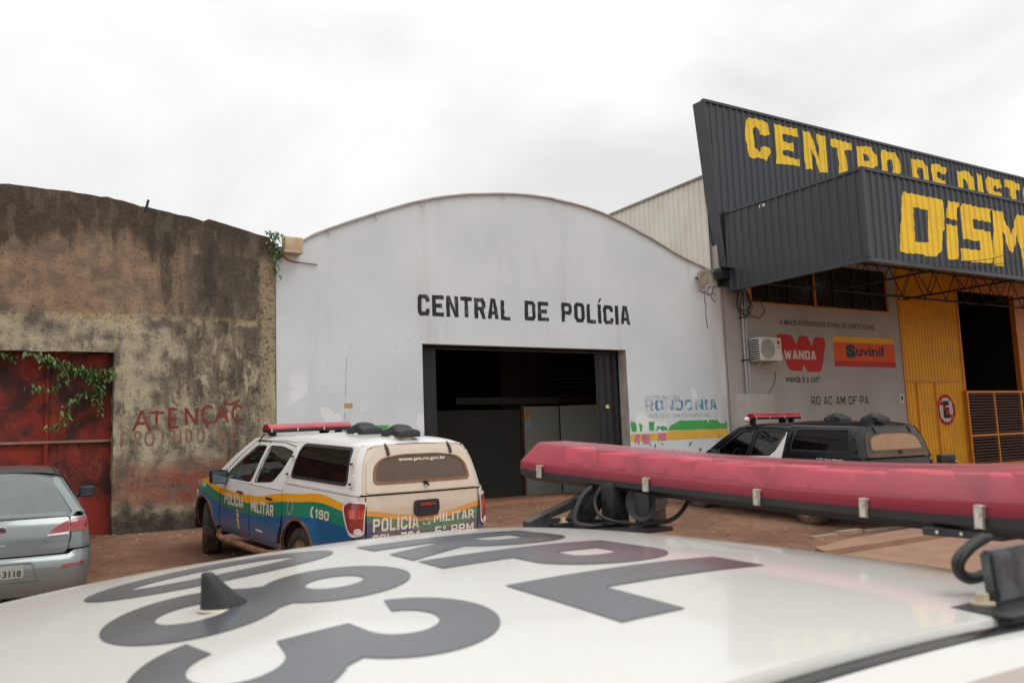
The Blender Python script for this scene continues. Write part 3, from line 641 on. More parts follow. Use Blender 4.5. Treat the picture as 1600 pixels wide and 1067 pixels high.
for c_ in cells: strokes('painted_letter', 'graffiti', word('', [c_]), .043, wallrel, oldh)
cells = []
for g_, a, b in (('P', 190, 203), ('R', 210, 221), ('O', 226, 240), ('I', 250, 254), ('B', 262, 272), ('I', 278, 281), ('D', 287, 297), ('O', 305, 316), ('A', 333, 347), ('E', 361, 370)):
    x0, z0 = px2(a, 698 - (a - 190) * .045); x1, z1 = px2(b, 676 - (a - 190) * .045); cells.append((g_, x0, x1, z0, z1))
for c_ in cells: strokes('faded_letter', 'graffiti_faint', word('', [c_]), .034, wallrel, oldh)

# ------------------------------------------------------------------ vines
def leaf_mesh(ln, wd):
    bm = bmesh.new(); prof = [(0, 0), (.15, .6), (.4, 1), (.7, .7), (1, 0)]
    mid = [bm.verts.new((0, -t * ln, -.12 * ln * t * t)) for t, _ in prof]
    l = [bm.verts.new((-w * wd / 2, -t * ln, -.12 * ln * t * t + .12 * wd * w)) for t, w in prof[1:-1]]; r = [bm.verts.new((w * wd / 2, -t * ln, -.12 * ln * t * t + .12 * wd * w)) for t, w in prof[1:-1]]
    for s, f in ((l, 0), (r, 1)):
        ch = [mid[0]] + s + [mid[-1]]
        for i in range(4):
            q = [mid[i], mid[i + 1], ch[i + 1], ch[i]]; q2 = []
            for v in q:
                if v not in q2: q2.append(v)
            if len(q2) > 2: bm.faces.new(q2 if f else q2[::-1])
    me = bpy.data.meshes.new('leaf'); bm.to_mesh(me); bm.free(); me.materials.append(M['leaf']); return me
LEAF = [leaf_mesh(.125, .058), leaf_mesh(.10, .048), leaf_mesh(.075, .038), leaf_mesh(.055, .03)]
def vine(label, paths, y, per, loc=(0, 0, 0), spread=.06):
    root = empty('creeper_vine', loc, 0, label, 'vine')
    bm = bmesh.new(); n = 0
    for P in paths:
        Q = curve_pts([(x, y + .03 * math.sin(i * 2), z) for i, (x, z) in enumerate(P)], 8); tube_bm(bm, Q, .006, 5)
        Ls = sum((Q[i + 1] - Q[i]).length for i in range(len(Q) - 1)); cnt = int(Ls * per)
        for k in range(cnt):
            t = (k + .5) / cnt * (len(Q) - 1); i = int(t); p = Q[i].lerp(Q[min(i + 1, len(Q) - 1)], t - i)
            o = bpy.data.objects.new('leaf', random.choice(LEAF)); C.objects.link(o); o.parent = root
            o.location = p + Vector((random.uniform(-spread, spread), random.uniform(-.07, .0), random.uniform(-spread, spread)))
            d = (Q[min(i + 1, len(Q) - 1)] - Q[i]).normalized()
            side = random.choice((-1, 1)); o.rotation_euler = (random.uniform(.5, 1.25), random.uniform(-.5, .5), side * random.uniform(.2, 1.3) + random.uniform(-.2, .2)); s = random.uniform(.7, 1.15); o.scale = (s, s, s); n += 1
    bm2 = finish(bm, 'stem', 'stem', root, sharp=60)
    return n
def q_(x, y): return (2.29 + (x - 212) * .0103 + (y - 673) * .0004, 2.09 + (673 - y) * .0106)
n1 = vine('leafy green creeper hanging over the rusted red gate', [
    [q_(x, y) for x, y in ((12, 556), (40, 560), (70, 556), (95, 562), (120, 572), (140, 578), (160, 582), (184, 578))],
    [q_(x, y) for x, y in ((92, 560), (108, 575), (110, 590), (98, 605), (80, 607), (64, 604))],
    [q_(x, y) for x, y in ((150, 580), (158, 595), (160, 612), (156, 625), (165, 645))],
    [q_(x, y) for x, y in ((160, 612), (142, 614), (128, 620), (115, 632), (110, 650), (104, 662), (84, 666))],
    [q_(x, y) for x, y in ((70, 556), (85, 566), (100, 572))], [q_(x, y) for x, y in ((120, 572), (145, 590), (160, 600))], [q_(x, y) for x, y in ((140, 578), (160, 590), (176, 585), (180, 575))]], 15.42, 66)
n2 = vine('small green creeper in the gap at the weathered hall\'s top corner', [[(4.50, 5.60), (4.58, 5.45), (4.62, 5.25), (4.60, 5.0), (4.63, 4.85)], [(4.45, 5.60), (4.62, 5.62), (4.78, 5.58)], [(4.56, 5.5), (4.66, 5.35), (4.60, 5.1)]], 15.30, 90, spread=.07)

# ------------------------------------------------------------------ white police hall
hall = empty('police_hall', (0, 0, 0), 0, 'white rendered hall with arched parapet and black lettering over its wide doorway', 'building')
AR = [(4.64, 5.20), (4.75, 5.38), (5.09, 5.54), (5.49, 5.77), (6.41, 6.17), (7.53, 6.60), (8.42, 6.84), (9.2, 6.97), (9.9, 7.05), (10.6, 7.08), (11.3, 7.04), (12.0, 6.96), (12.7, 6.80), (13.67, 6.48), (14.68, 6.09), (15.53, 5.84), (16.02, 5.66)]
DX0, DX1, DZ = 7.585, 12.84, 3.69
arcp = [(p.x, p.y) for p in curve_pts([(x, z, 0) for x, z in AR], 5)]
lp = [(16.05, -.1), (16.02, 5.66)] + arcp[::-1][1:] + [(4.64, -.1), (DX0, -.1), (DX0, DZ), (DX1, DZ), (DX1, -.1)]
hallf = lambda u, w: (u, WY + .008 * noise.noise(Vector((u * .8, w * .8, 1))), w)
sheet('front_wall', 'whitewall', [lp], hallf, hall, cell=.3, rim=.004)
# thickness of the wall at the doorway and along the top
box('door_jamb', DX0 - .25, DX0 - .002, WY + .012, WY + .22, 0, DZ + .2, 'reveal', hall)
box('door_jamb', DX1 + .002, DX1 + .25, WY + .012, WY + .30, 0, DZ + .2, 'reveal', hall)
box('lintel', DX0, DX1, WY + .012, WY + .25, DZ + .002, DZ + .3, 'reveal', hall)
bm = bmesh.new(); rp = arcp
for off, yy in ((0, 0),):
    a = [bm.verts.new((x, WY - .05, z + .012 + .008 * noise.noise(Vector((x * 4, 0, 0))))) for x, z in rp]; b = [bm.verts.new((x, 40, z + .012)) for x, z in rp]; c = [bm.verts.new((x, WY - .05, z - .022 + .012 * noise.noise(Vector((x * 5, 3, 0))))) for x, z in rp]; d_ = [bm.verts.new((x, WY + .02, z - .02)) for x, z in rp]
    for i in range(len(rp) - 1):
        bm.faces.new((a[i], a[i + 1], b[i + 1], b[i])); bm.faces.new((c[i], c[i + 1], a[i + 1], a[i])); bm.faces.new((d_[i], d_[i + 1], c[i + 1], c[i]))
finish(bm, 'roof', simple('roof_trim', srgb(188, 184, 178), .9, var=.12, scale=6, dirt=srgb(130, 95, 75), dirtamt=.7), hall)
for x, z in ((5.62, 5.78), (7.6, 6.55), (9.6, 6.96), (6.6, 6.18)):
    o = tube('roof_hook', [(x, WY - .03, z + .06), (x + .02, WY - .035, z - .03), (x + .06, WY - .03, z - .06)], .008, 'pipe_grey', hall, 6)
# lettering over the door, brushed by hand
def txt(s, x0, x1, z0, z1, mat='ink', bold=.03, wob=.0, parent=hall, fn=hallf, name='lettering', slope=0, **k):
    f = (lambda u, w: fn(u, w + slope * (u - x0))) if slope else fn
    return lettering(name, s, mat, x0, x1, z0, z1, f, parent, bold=bold, wob=wob, **k)
def letters(s, xs, z0, z1, slope=0, x00=0, h=None, **k):
    for ch, (a, b) in zip(s, xs): pass
block('lettering', 'CENTRAL', 'ink', 7.51, 9.70, 4.255, 4.69, hallf, hall, wob=.016, a=.32, jit=.01)
block('lettering', 'DE', 'ink', 10.07, 10.70, 4.27, 4.70, hallf, hall, wob=.016, a=.32, seed=2)
block('lettering', 'POLÍCIA', 'ink', 11.05, 13.02, 4.28, 4.72, hallf, hall, wob=.016, a=.32, seed=3, jit=.01)
# painted bands
def wob_poly(P, n=8, a=.012, sd=0):
    o = []
    for i in range(len(P)):
        p, q = P[i], P[(i + 1) % len(P)]
        for k in range(n): t = k / n; o.append((lerp(p[0], q[0], t), lerp(p[1], q[1], t)))
    return [(x + a * noise.noise(Vector((x * 9, y * 9, sd))), y + a * noise.noise(Vector((x * 9, y * 9, sd + 5)))) for x, y in o]
def blot(P, mat, name, off=.004, a=.03, sd=0): return sheet(name, mat, [wob_poly(P, 8, a, sd)], hallf, hall, cell=.5, off=off)
blot([(5.9, 1.88), (6.56, 1.88), (6.86, 2.08), (5.9, 2.10)], 'band_green', 'green_band', a=.003)
blot([(12.86, 1.80), (13.05, 1.80), (13.02, 2.0), (12.86, 2.02)], 'band_green', 'green_band', a=.05, sd=1)
blot([(13.12, 1.79), (13.24, 1.79), (13.2, 1.95), (13.13, 1.98)], 'band_green', 'green_band', a=.06, sd=2)
blot([(13.42, 1.82), (13.58, 1.80), (13.60, 2.0), (13.43, 2.02)], 'band_green', 'green_band', a=.05, sd=3)
blot([(13.64, 1.80), (13.98, 1.80), (13.95, 1.89), (13.66, 1.90)], 'band_green', 'green_band', a=.07, sd=4)
blot([(14.0, 1.80), (15.98, 1.80), (15.98, 1.90), (15.94, 2.02), (15.9, 1.93), (15.72, 1.94), (15.66, 2.02), (15.36, 2.02), (15.33, 1.93), (15.28, 2.02), (14.4, 2.02), (14.1, 1.92)], 'band_green', 'green_band', a=.015, sd=5)
blot([(12.86, 1.57), (15.98, 1.575), (15.98, 1.79), (14.0, 1.79), (13.95, 1.745), (12.86, 1.74)], 'band_yellow', 'yellow_band', a=.006)
for i, (x0, x1, z0) in enumerate(((12.98, 1.7 + 11.42, 1.50), (13.2, 13.42, 1.47), (13.68, 13.92, 1.53), (15.66, 15.74, 1.55))):
    blot([(x0, z0), (lerp(x0, x1, .3), z0 + .08), (lerp(x0, x1, .5), z0), (x1, z0 + .06), (x1, 1.73), (x0, 1.73)] if i < 3 else [(x0, z0), (x1, z0), (x1, z0 + .08), (x0, z0 + .08)], 'band_pink', 'pink_flaking_paint', off=.006, a=.05, sd=10 + i)
for i, (x, z, w, h) in enumerate(((13.55, 1.38, .05, .13), (13.78, 1.46, .06, .04), (14.66, 1.41, .05, .10), (14.74, 1.47, .02, .05), (13.42, 1.46, .03, .05), (15.55, 1.49, .03, .04), (13.2, 1.2, .08, .06), (14.1, 1.25, .05, .1), (14.95, 1.28, .12, .06), (15.3, 1.2, .06, .1), (13.9, 1.1, .1, .07), (14.5, 1.12, .05, .05), (13.05, 1.0, .1, .1))):
    blot([(x, z), (x + w, z + h * .3), (x + w * .7, z + h), (x + w * .1, z + h * .8)], 'peel_black', 'peeled_patch', off=.005, a=.04, sd=20 + i)
txt('GOVERNO DE', 13.35, 14.45, 2.52, 2.63, 'grey_faint', .01)
block('lettering', 'RONDO', 'blue_faint', 13.33, 14.85, 2.27, 2.52, hallf, hall); block('lettering', 'NIA', 'blue_print', 14.93, 15.66, 2.27, 2.53, hallf, hall)
txt('ESTADO DA COOPERAÇÃO', 13.45, 15.68, 2.08, 2.22, 'grey_faint', .005)
for P in ([(15.30, 5.25), (15.42, 5.2), (15.5, 5.22), (15.62, 5.14), (15.74, 5.2), (15.9, 5.15)], [(15.5, 5.22), (15.47, 5.05), (15.50, 4.85), (15.48, 4.6), (15.52, 4.3)], [(15.62, 5.14), (15.6, 5.3), (15.72, 5.38)], [(15.74, 5.2), (15.8, 5.35), (15.9, 5.38)], [(15.7, 5.17), (15.74, 5.05), (15.85, 4.98)]):
    strokes('crack', 'peel_black', [P], .022, hallf, hall)
strokes('conduit_line', 'grey_faint', [[(5.99, 3.4), (5.93, 2.2)]], .012, hallf, hall)
box('paper_tag', 5.93, 6.09, WY - .006, WY + .004, 2.42, 2.51, 'beige_tag', hall)
tube('wire', curve_pts([(4.66, WY - .03, 5.36), (4.78, WY - .05, 5.22), (4.95, WY - .03, 5.15), (5.42, WY - .03, 5.12)], 5), .012, 'rust_cable', hall, 6)
# sliding doors and the dark inside
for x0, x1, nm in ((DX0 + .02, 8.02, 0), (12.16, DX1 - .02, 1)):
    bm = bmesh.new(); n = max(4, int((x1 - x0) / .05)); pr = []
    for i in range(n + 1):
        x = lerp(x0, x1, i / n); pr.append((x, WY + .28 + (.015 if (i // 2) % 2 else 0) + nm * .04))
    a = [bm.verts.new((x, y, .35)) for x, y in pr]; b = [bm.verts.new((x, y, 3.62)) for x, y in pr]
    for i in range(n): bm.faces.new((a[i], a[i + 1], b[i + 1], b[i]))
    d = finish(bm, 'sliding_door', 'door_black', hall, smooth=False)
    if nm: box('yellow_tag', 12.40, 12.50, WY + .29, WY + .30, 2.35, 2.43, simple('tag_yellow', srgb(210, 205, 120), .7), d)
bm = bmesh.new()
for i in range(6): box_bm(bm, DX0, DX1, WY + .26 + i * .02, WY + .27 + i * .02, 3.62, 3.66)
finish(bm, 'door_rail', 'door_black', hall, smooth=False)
def room(name, x0, x1, y0, y1, z0, z1, mat, parent):
    bm = bmesh.new(); v = {}
    P = [(x0, y0), (x0, y1), (x1, y1), (x1, y0)]
    for k in range(3):
        (ax, ay), (bx_, by) = P[k], P[k + 1]; q = [bm.verts.new(c) for c in ((ax, ay, z0), (bx_, by, z0), (bx_, by, z1), (ax, ay, z1))]; bm.faces.new(q)
    q = [bm.verts.new(c) for c in ((x0, y0, z1), (x1, y0, z1), (x1, y1, z1), (x0, y1, z1))]; bm.faces.new(q)
    return finish(bm, name, mat, parent, smooth=False)
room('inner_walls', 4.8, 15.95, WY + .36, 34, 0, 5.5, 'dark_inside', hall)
box('hall_floor', 4.8, 15.95, WY + .05, 34, .2, .385, simple('floor_tiles', srgb(150, 105, 78), .8, var=.15), hall)
par = empty('partition', parent=hall)
box('partition_wall', 8.3, 11.18, 17.45, 17.55, .3, 2.43, 'partition_dark', par)
box('partition_wall', 11.22, 12.30, 17.45, 17.55, .3, 2.50, 'partition', par)
bm = bmesh.new(); vs = box_bm(bm, 0, 2.6, -.05, .05, .3, 2.50)
o = finish(bm, 'partition_wall', 'partition', par, smooth=False); o.location = (12.32, 17.42, 0); o.rotation_euler = (0, 0, math.radians(-38))
box('door_frame', 11.16, 11.235, 17.40, 17.58, .3, 2.55, 'wood_dark', par)
box('top_rail', 9.4, 12.3, 17.40, 17.46, 2.56, 2.72, 'dark_inside', par)
box('notice', 11.27, 11.43, 17.435, 17.448, 2.20, 2.42, simple('notice_paper', srgb(170, 120, 60), .8, var=.3, scale=20), par)
box('notice', 11.29, 11.45, 17.437, 17.449, 1.98, 2.14, simple('notice_blue', srgb(120, 150, 150), .8, var=.2, scale=20), par)
for i, (x0, x1) in enumerate(((8.6, 9.5), (11.6, 13.2), (13.3, 14.2))):
    box('inner_panel', x0, x1, 19.0 + i * .02, 19.06 + i * .02, .4, 4.6, 'wood_dark', hall)
for i in range(7):
    tag(box('stacked_board', 12.7 + .1 * (i % 3), 15.1 - .12 * ((i * 2) % 3), 17.9, 18.7, 2.76 + i * .11, 2.82 + i * .11, simple('dusty_board', srgb(46, 42, 36), .9), None), 'dusty board %s in the stack above the hall partition' % (['lying lowest', 'second from the bottom', 'third from the bottom', 'in the middle', 'third from the top', 'second from the top', 'lying topmost'][i]), 'board', 'boards stacked above the partition')
box('mezzanine_beam', 12.4, 15.6, 17.8, 18.8, 2.60, 2.74, 'wood_dark', hall)

# ------------------------------------------------------------------ fixtures on the white hall
t = empty('junction_box', (4.905, WY, 5.41), 0, 'rust streaked beige metal box at the upper left corner of the white hall', 'box')
box('case', -.155, .17, -.24, -.01, -.10, .15, 'rusty_box', t, .006); box('base_plate', -.17, .18, -.25, -.005, -.14, -.103, 'rusty_box', t)
t = empty('floodlight', (15.35, WY - .14, 5.55), 0, 'old cream floodlight tilted down below the right end of the arch', 'floodlight'); t.rotation_euler = (math.radians(18), math.radians(-17), math.radians(-12))
bm = bmesh.new(); vs = box_bm(bm, -.16, .16, -.05, .09, -.2, .2)
for v in vs:
    if v.co.y > 0: v.co.x *= .7; v.co.z *= .7
finish(bm, 'housing', 'rusty_box', t, smooth=False); box('glass_front', -.13, .13, -.056, -.052, -.165, .165, simple('flood_glass', srgb(178, 172, 158), .3, var=.15), t)
bm = bmesh.new(); tube_bm(bm, [(-.17, 0, 0), (-.18, .12, .02), (.18, .12, .02), (.17, 0, 0)], .012, 6); finish(bm, 'bracket', 'black_metal', t)
t = empty('dark_floodlight', (15.98, WY - .25, 5.68), 0, 'black floodlight box beside the corrugated cream side wall', 'floodlight')
box('housing', -.22, .16, -.1, .16, -.14, .13, 'black_metal', t, .015); box('visor', -.25, .19, -.16, -.1, .10, .13, 'black_metal', t); box('side_lamp', .17, .28, -.08, .1, -.12, .05, 'black_metal', t, .01); box('bracket', -.03, .03, .16, .25, -.3, .0, 'black_metal', t)
lathe('lens_glass', [(0.0001, -.02), (.03, -.015), (.035, 0)], 'lamp_white', t, 12, (.24, -.09, .06), 'Y')
# ------------------------------------------------------------------ store on the right
store = empty('paint_store', (0, 0, 0), 0, 'grey store with a dark corrugated fascia and canopy lettered in yellow', 'building')
PITCH = .235; DEP = .032
def rib(u, p=PITCH, d=DEP):
    t = (u / p) % 1
    if t < .56: return 0
    if t < .68: return d * (t - .56) / .12
    if t < .88: return d
    return d * (1 - (t - .88) / .12)
def ribx(a, b, p=PITCH):
    o = []; k = math.floor(a / p) - 1
    while k * p < b + p:
        for f in (0, .56, .68, .88): o.append((k + f) * p)
        k += 1
    return o
def ribbed(name, mat, P, fn, parent, p=PITCH, thick=0):
    us = [q[0] for q in P]; return sheet(name, mat, [P], fn, parent, xs=ribx(min(us), max(us), p), ys=[], sharp=25)
def sheets(name, mat, a, b, top, bot, fn, parent, step=None, p=PITCH):
    step = step or p * 4; u = a; i = 0
    while u < b - 1e-3:
        v = min(u + step, b); tt = lambda q: top(q) if callable(top) else top; bb = lambda q: bot(q) if callable(bot) else bot
        f = (lambda x, y, i=i: Vector(fn(x, y)) )
        ribbed(name, mat, [(u, bb(u)), (v, bb(v)), (v, tt(v)), (u, tt(u))], f, parent, p); u = v; i += 1
SY = 15.22
signf = lambda u, w: (u + .0, SY - rib(u), w)
fas = empty('fascia_sign', parent=store)
lean = lambda z: 15.72 + (10.17 - z) * .10
u = 15.72
ribbed('metal_sheet', 'dark_sheet', [(lean(5.4), 5.4), (16.92, 5.4), (16.92, 10.17), (15.72, 10.17), (15.85, 8.9), (16.0, 7.3)], signf, fas)
sheets('metal_sheet', 'dark_sheet', 16.92, 34.8, 10.17, 7.0, signf, fas)
bm = bmesh.new(); box_bm(bm, 15.66, 34.8, SY - .05, SY + .06, 10.16, 10.23); finish(bm, 'top_trim', 'dark_sheet', fas, smooth=False)
bm = bmesh.new(); vs = box_bm(bm, -.06, 0, SY - .045, SY + .35, 5.4, 10.2)
for v in vs: v.co.x += lean(v.co.z)
finish(bm, 'side_trim', 'dark_sheet', fas, smooth=False)
rx = ribx(15, 36)
def sgn(s, x0, x1, z0, z1, par, fn, seed=0):
    return block('lettering', s, 'sign_yellow', x0, x1, z0, z1, fn, par, a=.36, b=.22, gap=.24, wob=.10, off=.006, xs=rx, ys=[], seed=seed, jit=.03)
sgn('CENTRO', 17.15, 23.9, 8.9, 10.0, fas, signf, 1); sgn('DE', 24.55, 26.4, 8.9, 9.96, fas, signf, 2); sgn('DISTRI', 27.0, 32.6, 8.85, 9.95, fas, signf, 3)
# canopy
can = empty('canopy', parent=store); CY = 11.13; CX = 16.1
cs = lambda u, w: (CX - rib(u), -u, w)         # side face seen from the left; u = -Y
cf = lambda u, w: (u, CY - rib(u), w)
sheets('metal_sheet', 'dark_sheet', -15.2, -CY, 7.22, 5.28, cs, can)
sheets('metal_sheet', 'dark_sheet', CX, 34.8, 7.22, 5.28, cf, can)
bm = bmesh.new(); box_bm(bm, CX - .05, 34.8, CY - .05, CY + .04, 7.21, 7.28); box_bm(bm, CX - .045, 34.8, CY - .045, CY + .05, 5.20, 5.285); finish(bm, 'front_trim', 'dark_sheet', can, smooth=False)
bm = bmesh.new(); box_bm(bm, CX - .045, CX + .05, CY + .045, 15.17, 7.212, 7.276); box_bm(bm, CX - .045, CX + .05, CY + .055, 15.1, 5.215, 5.28); box_bm(bm, CX - .055, CX + .02, CY - .055, CY + .02, 5.29, 7.2); finish(bm, 'side_trim', 'dark_sheet', can, smooth=False)
box('soffit_sheet', CX + .06, 34.8, CY + .06, 15.15, 6.55, 6.6, 'soffit', can)
box('roof_sheet', CX + .06, 34.8, CY + .06, 15.15, 7.1, 7.15, 'dark_sheet', can)
def dismpoly():
    Z0, Z1 = 5.50, 6.90
    def q(x, t): return (x, lerp(Z0, Z1, t))
    L_ = []
    L_.append(([q(17.22, 0), q(18.55, 0), q(18.85, .16), q(19.05, .85), q(18.95, 1.0), q(17.52, 1), q(17.30, .5)], [q(17.78, .20), q(17.80, .78), q(18.42, .77), q(18.32, .22)]))
    L_.append(([q(19.02, 0), q(19.42, 0), q(19.56, .58), q(19.12, .60)], None))
    L_.append(([q(19.14, .70), q(19.56, .68), q(19.68, 1.0), q(19.22, 1.0)], None))
    L_.append(([q(19.6, 0), q(20.85, .02), q(21.02, .15), q(20.98, .58), q(20.2, .60), q(20.2, .76), q(21.02, .76), q(21.08, 1.0), q(19.84, 1.0), q(19.72, .88), q(19.75, .38), q(20.45, .38), q(20.44, .22), q(19.6, .22)], None))
    L_.append(([q(21.0, 0), q(21.42, 0), q(21.52, .62), q(21.85, .2), q(22.2, .64), q(22.3, 0), q(22.78, 0), q(22.7, 1), q(22.25, 1), q(21.9, .60), q(21.55, 1), q(21.1, 1)], None))
    return L_
for i, (o_, h_) in enumerate(dismpoly()):
    lps = [wob_poly(o_, 8, .035, i)] + ([wob_poly(h_, 8, .03, i)] if h_ else [])
    sheet('lettering', 'sign_yellow', lps, cf, can, xs=rx, ys=[], off=.006)
# truss under the canopy
tr = empty('roof_truss', parent=can)
for yy in (14.9,):
    tube('chord', [(CX + .3, yy, 5.45), (34.5, yy, 5.45)], .028, 'steel_dark', tr, 6); tube('chord', [(CX + .3, yy, 6.3), (34.5, yy, 6.3)], .028, 'steel_dark', tr, 6)
    for k in range(17):
        x = CX + .3 + k * 1.1; tube('web', [(x, yy, 5.45), (x + .55, yy, 6.3), (x + 1.1, yy, 5.45)], .015, 'steel_dark', tr, 6)
for x in (19.7, 23.3, 26.9, 30.5):
    tube('chord', [(x, CY + .1, 5.42), (x, 15.1, 5.42)], .028, 'steel_dark', tr, 6)
    for k in range(4): tube('web', [(x, CY + .1 + k, 5.42), (x, CY + .6 + k, 6.4), (x, CY + 1.1 + k, 5.42)], .015, 'steel_dark', tr, 6)
# cream corrugated side wall above the white hall
side = empty('side_cladding', parent=store)
sf = lambda u, w: (15.95 - rib(u, .2, .03), -u, w)
a = -24.0; k = 0
while a < -15.59:
    b = min(a + .8, -15.58); top = lambda u: 8.33 + (u + 15.4) * .018
    sheet('metal_sheet', 'cream_sheet', [[(a, 5.2), (b, 5.2), (b, top(b)), (a, top(a))]], sf, side, xs=ribx(a, b, .2), ys=[], sharp=25); a = b
bm = bmesh.new(); vs = box_bm(bm, 15.88, 16.0, 15.3, 24, 8.30, 8.36)
for v in vs: v.co.z += (15.4 - v.co.y) * .018
finish(bm, 'ridge_trim', simple('trim_grey', srgb(130, 126, 118), .6), side, smooth=False)
box('store_roof', 16.0, 34.8, 15.35, 40, 8.1, 8.15, 'dark_sheet', store)
# grey front wall with its print
GY = 15.4
gw = lambda u, w: (u, GY, w)
YD0, YD1 = 23.50, 26.52
lp = [(16.1, -.1), (YD0, -.1), (YD0, 8.0), (16.1, 8.0)]
hole = [(17.12, 5.03), (23.04, 5.03), (23.04, 6.3), (17.12, 6.3)]
sheet('front_wall', 'grey_wall', [lp, hole], gw, store, cell=2, rim=.15)
box('return_wall', 16.03, 16.12, GY - .0, GY + .3, 0, 8, 'grey_wall', store)
box('wall_ledge', 16.1, 17.47, GY - .28, GY - .003, .1, 2.645, 'ledge', store, .01)
wn = empty('window_band', parent=store)
box('pane', 17.12, 23.04, GY + .10, GY + .11, 5.03, 6.3, 'window_dark', wn)
for x in (17.14, 19.72, 23.0): box('frame_bar', x, x + .06, GY + .02, GY + .07, 5.08, 6.3, 'yellow_frame', wn)
box('frame_bar', 17.12, 23.04, GY + .02, GY + .07, 5.032, 5.08, 'yellow_frame', wn)
for x in (17.9, 18.7, 20.6, 21.5, 22.3): box('mullion', x, x + .03, GY + .06, GY + .09, 5.08, 6.3, 'steel_dark', wn)
st = dict(parent=store, fn=gw)
txt('A MAIOR REVENDEDORA SUVINIL DO NORTE DO PAÍS', 18.2, 22.24, 4.50, 4.68, 'ink', .012, **st)
mural = empty('painted_advert', parent=store)
Wp = [(18.0, 4.20), (18.12, 4.26), (18.62, 4.23), (18.78, 3.98), (18.93, 4.23), (19.25, 4.22), (19.42, 3.95), (19.55, 4.21), (19.92, 4.20), (20.0, 4.10), (19.82, 3.45), (19.72, 3.27), (19.58, 3.24), (19.15, 3.25), (19.03, 3.45), (18.95, 3.26), (18.5, 3.27), (18.38, 3.36)]
sheet('red_emblem', 'print_red', [roundpoly(Wp, .05, 3)], gw, mural, cell=3, off=.003)
block('lettering', 'WANDA', 'print_white', 18.27, 19.55, 3.58, 3.82, gw, mural, a=.30, b=.2, off=.006)
txt('wanda é a cor!', 18.25, 19.62, 2.96, 3.16, 'ink', .012, parent=mural, fn=gw)
m2 = empty('painted_advert', parent=store)
for z0, z1, mt in ((4.10, 4.27, 'print_yellow'), (3.58, 4.097, 'print_orange'), (3.41, 3.577, 'print_deep')):
    sheet('colour_band', mt, [[(20.32, z0), (23.12, z0), (23.12, z1), (20.32, z1)]], gw, m2, cell=5, off=.003)
txt('S', 20.84, 21.3, 3.66, 4.03, 'print_green', .05, parent=m2, fn=gw, off=.006); txt('S', 20.88, 21.26, 3.72, 4.04, 'print_blue', .045, parent=m2, fn=gw, off=.009); txt('uvinil', 21.3, 22.58, 3.72, 4.02, 'print_blue', .03, parent=m2, fn=gw, off=.006)
block('lettering', 'RO·AC·AM·DF·PA', 'ink', 19.22, 21.68, 2.35, 2.58, gw, store, a=.22, b=.15, gap=.22)
# yellow corrugated door
yd = empty('sliding_door', parent=store)
yf = lambda u, w: (u, GY + .02 - rib(u, .16, .03), w)
for a, b in ((YD0 + .02, 24.0), (24.02, 24.95), (24.97, 25.75), (25.77, YD1)):
    sheet('metal_sheet', 'yellow_sheet', [[(a, .35), (b, .35), (b, 2.98), (a, 2.98)]], yf, yd, xs=ribx(a, b, .16), ys=[], sharp=25)
    sheet('metal_sheet', 'yellow_sheet', [[(a, 3.05), (b, 3.05), (b, 7.9), (a, 7.9)]], yf, yd, xs=ribx(a, b, .16), ys=[], sharp=25)
box('crossbar', YD0, YD1, GY - .03, GY + .03, 2.985, 3.045, 'yellow_frame', yd); box('edge_post', YD1, YD1 + .09, GY - .04, GY + .08, .3, 7.9, 'yellow_frame', yd); box('edge_post', 23.45, 23.498, GY - .03, GY + .05, .3, 7.9, 'yellow_frame', yd)
for x in (24.01, 24.96): box('leaf_edge', x - .02, x + .02, GY - .045, GY + .0, .35, 2.97, 'yellow_frame', yd)
box('door_backing', YD0, YD1, GY + .06, GY + .1, 0, 8, 'dark_inside', yd)
t = empty('no_parking_sign', (25.45, GY - .02, 2.14), 0, 'round painted no parking sign with a black E on the yellow door', 'sign')
rr = .47; rel = lambda u, w: (u, -rib(u + 25.45, .16, .03) + .02, w)
circ = arc(0, 0, rr, 0, 360, 40)[:-1]; c2 = arc(0, 0, rr * .80, 0, 360, 40)[:-1]; sx_ = ribx(-1, 1, .16); sx_ = [x - (25.45 % .16) for x in sx_]
sheet('white_field', 'print_white', [c2], rel, t, xs=sx_, ys=[], off=.003); sheet('red_ring', 'print_red', [wob_poly(circ, 2, .03, 3), c2], rel, t, xs=sx_, ys=[], off=.004)
lettering('letter', 'E', 'black_ink', -.17, .16, -.26, .27, rel, t, bold=.06, xs=sx_, ys=[], off=.006)
sheet('red_bar', 'print_red', [[(-.30, .20), (-.24, .27), (.30, -.20), (.24, -.27)][::-1]], rel, t, xs=sx_, ys=[], off=.010)
t = box('shield_sticker', -.09, .09, -.006, -.002, -.13, .13, 'print_white'); t.location = (23.27, GY, 2.50); tag(t, 'small white sticker with a blue shield on the grey wall', 'sticker')
sheet('shield', 'print_blue', [[(-.05, .08), (-.05, -.02), (0, -.1), (.05, -.02), (.05, .08)]], lambda u, w: (u, -.006, w), t, cell=1, off=.003)
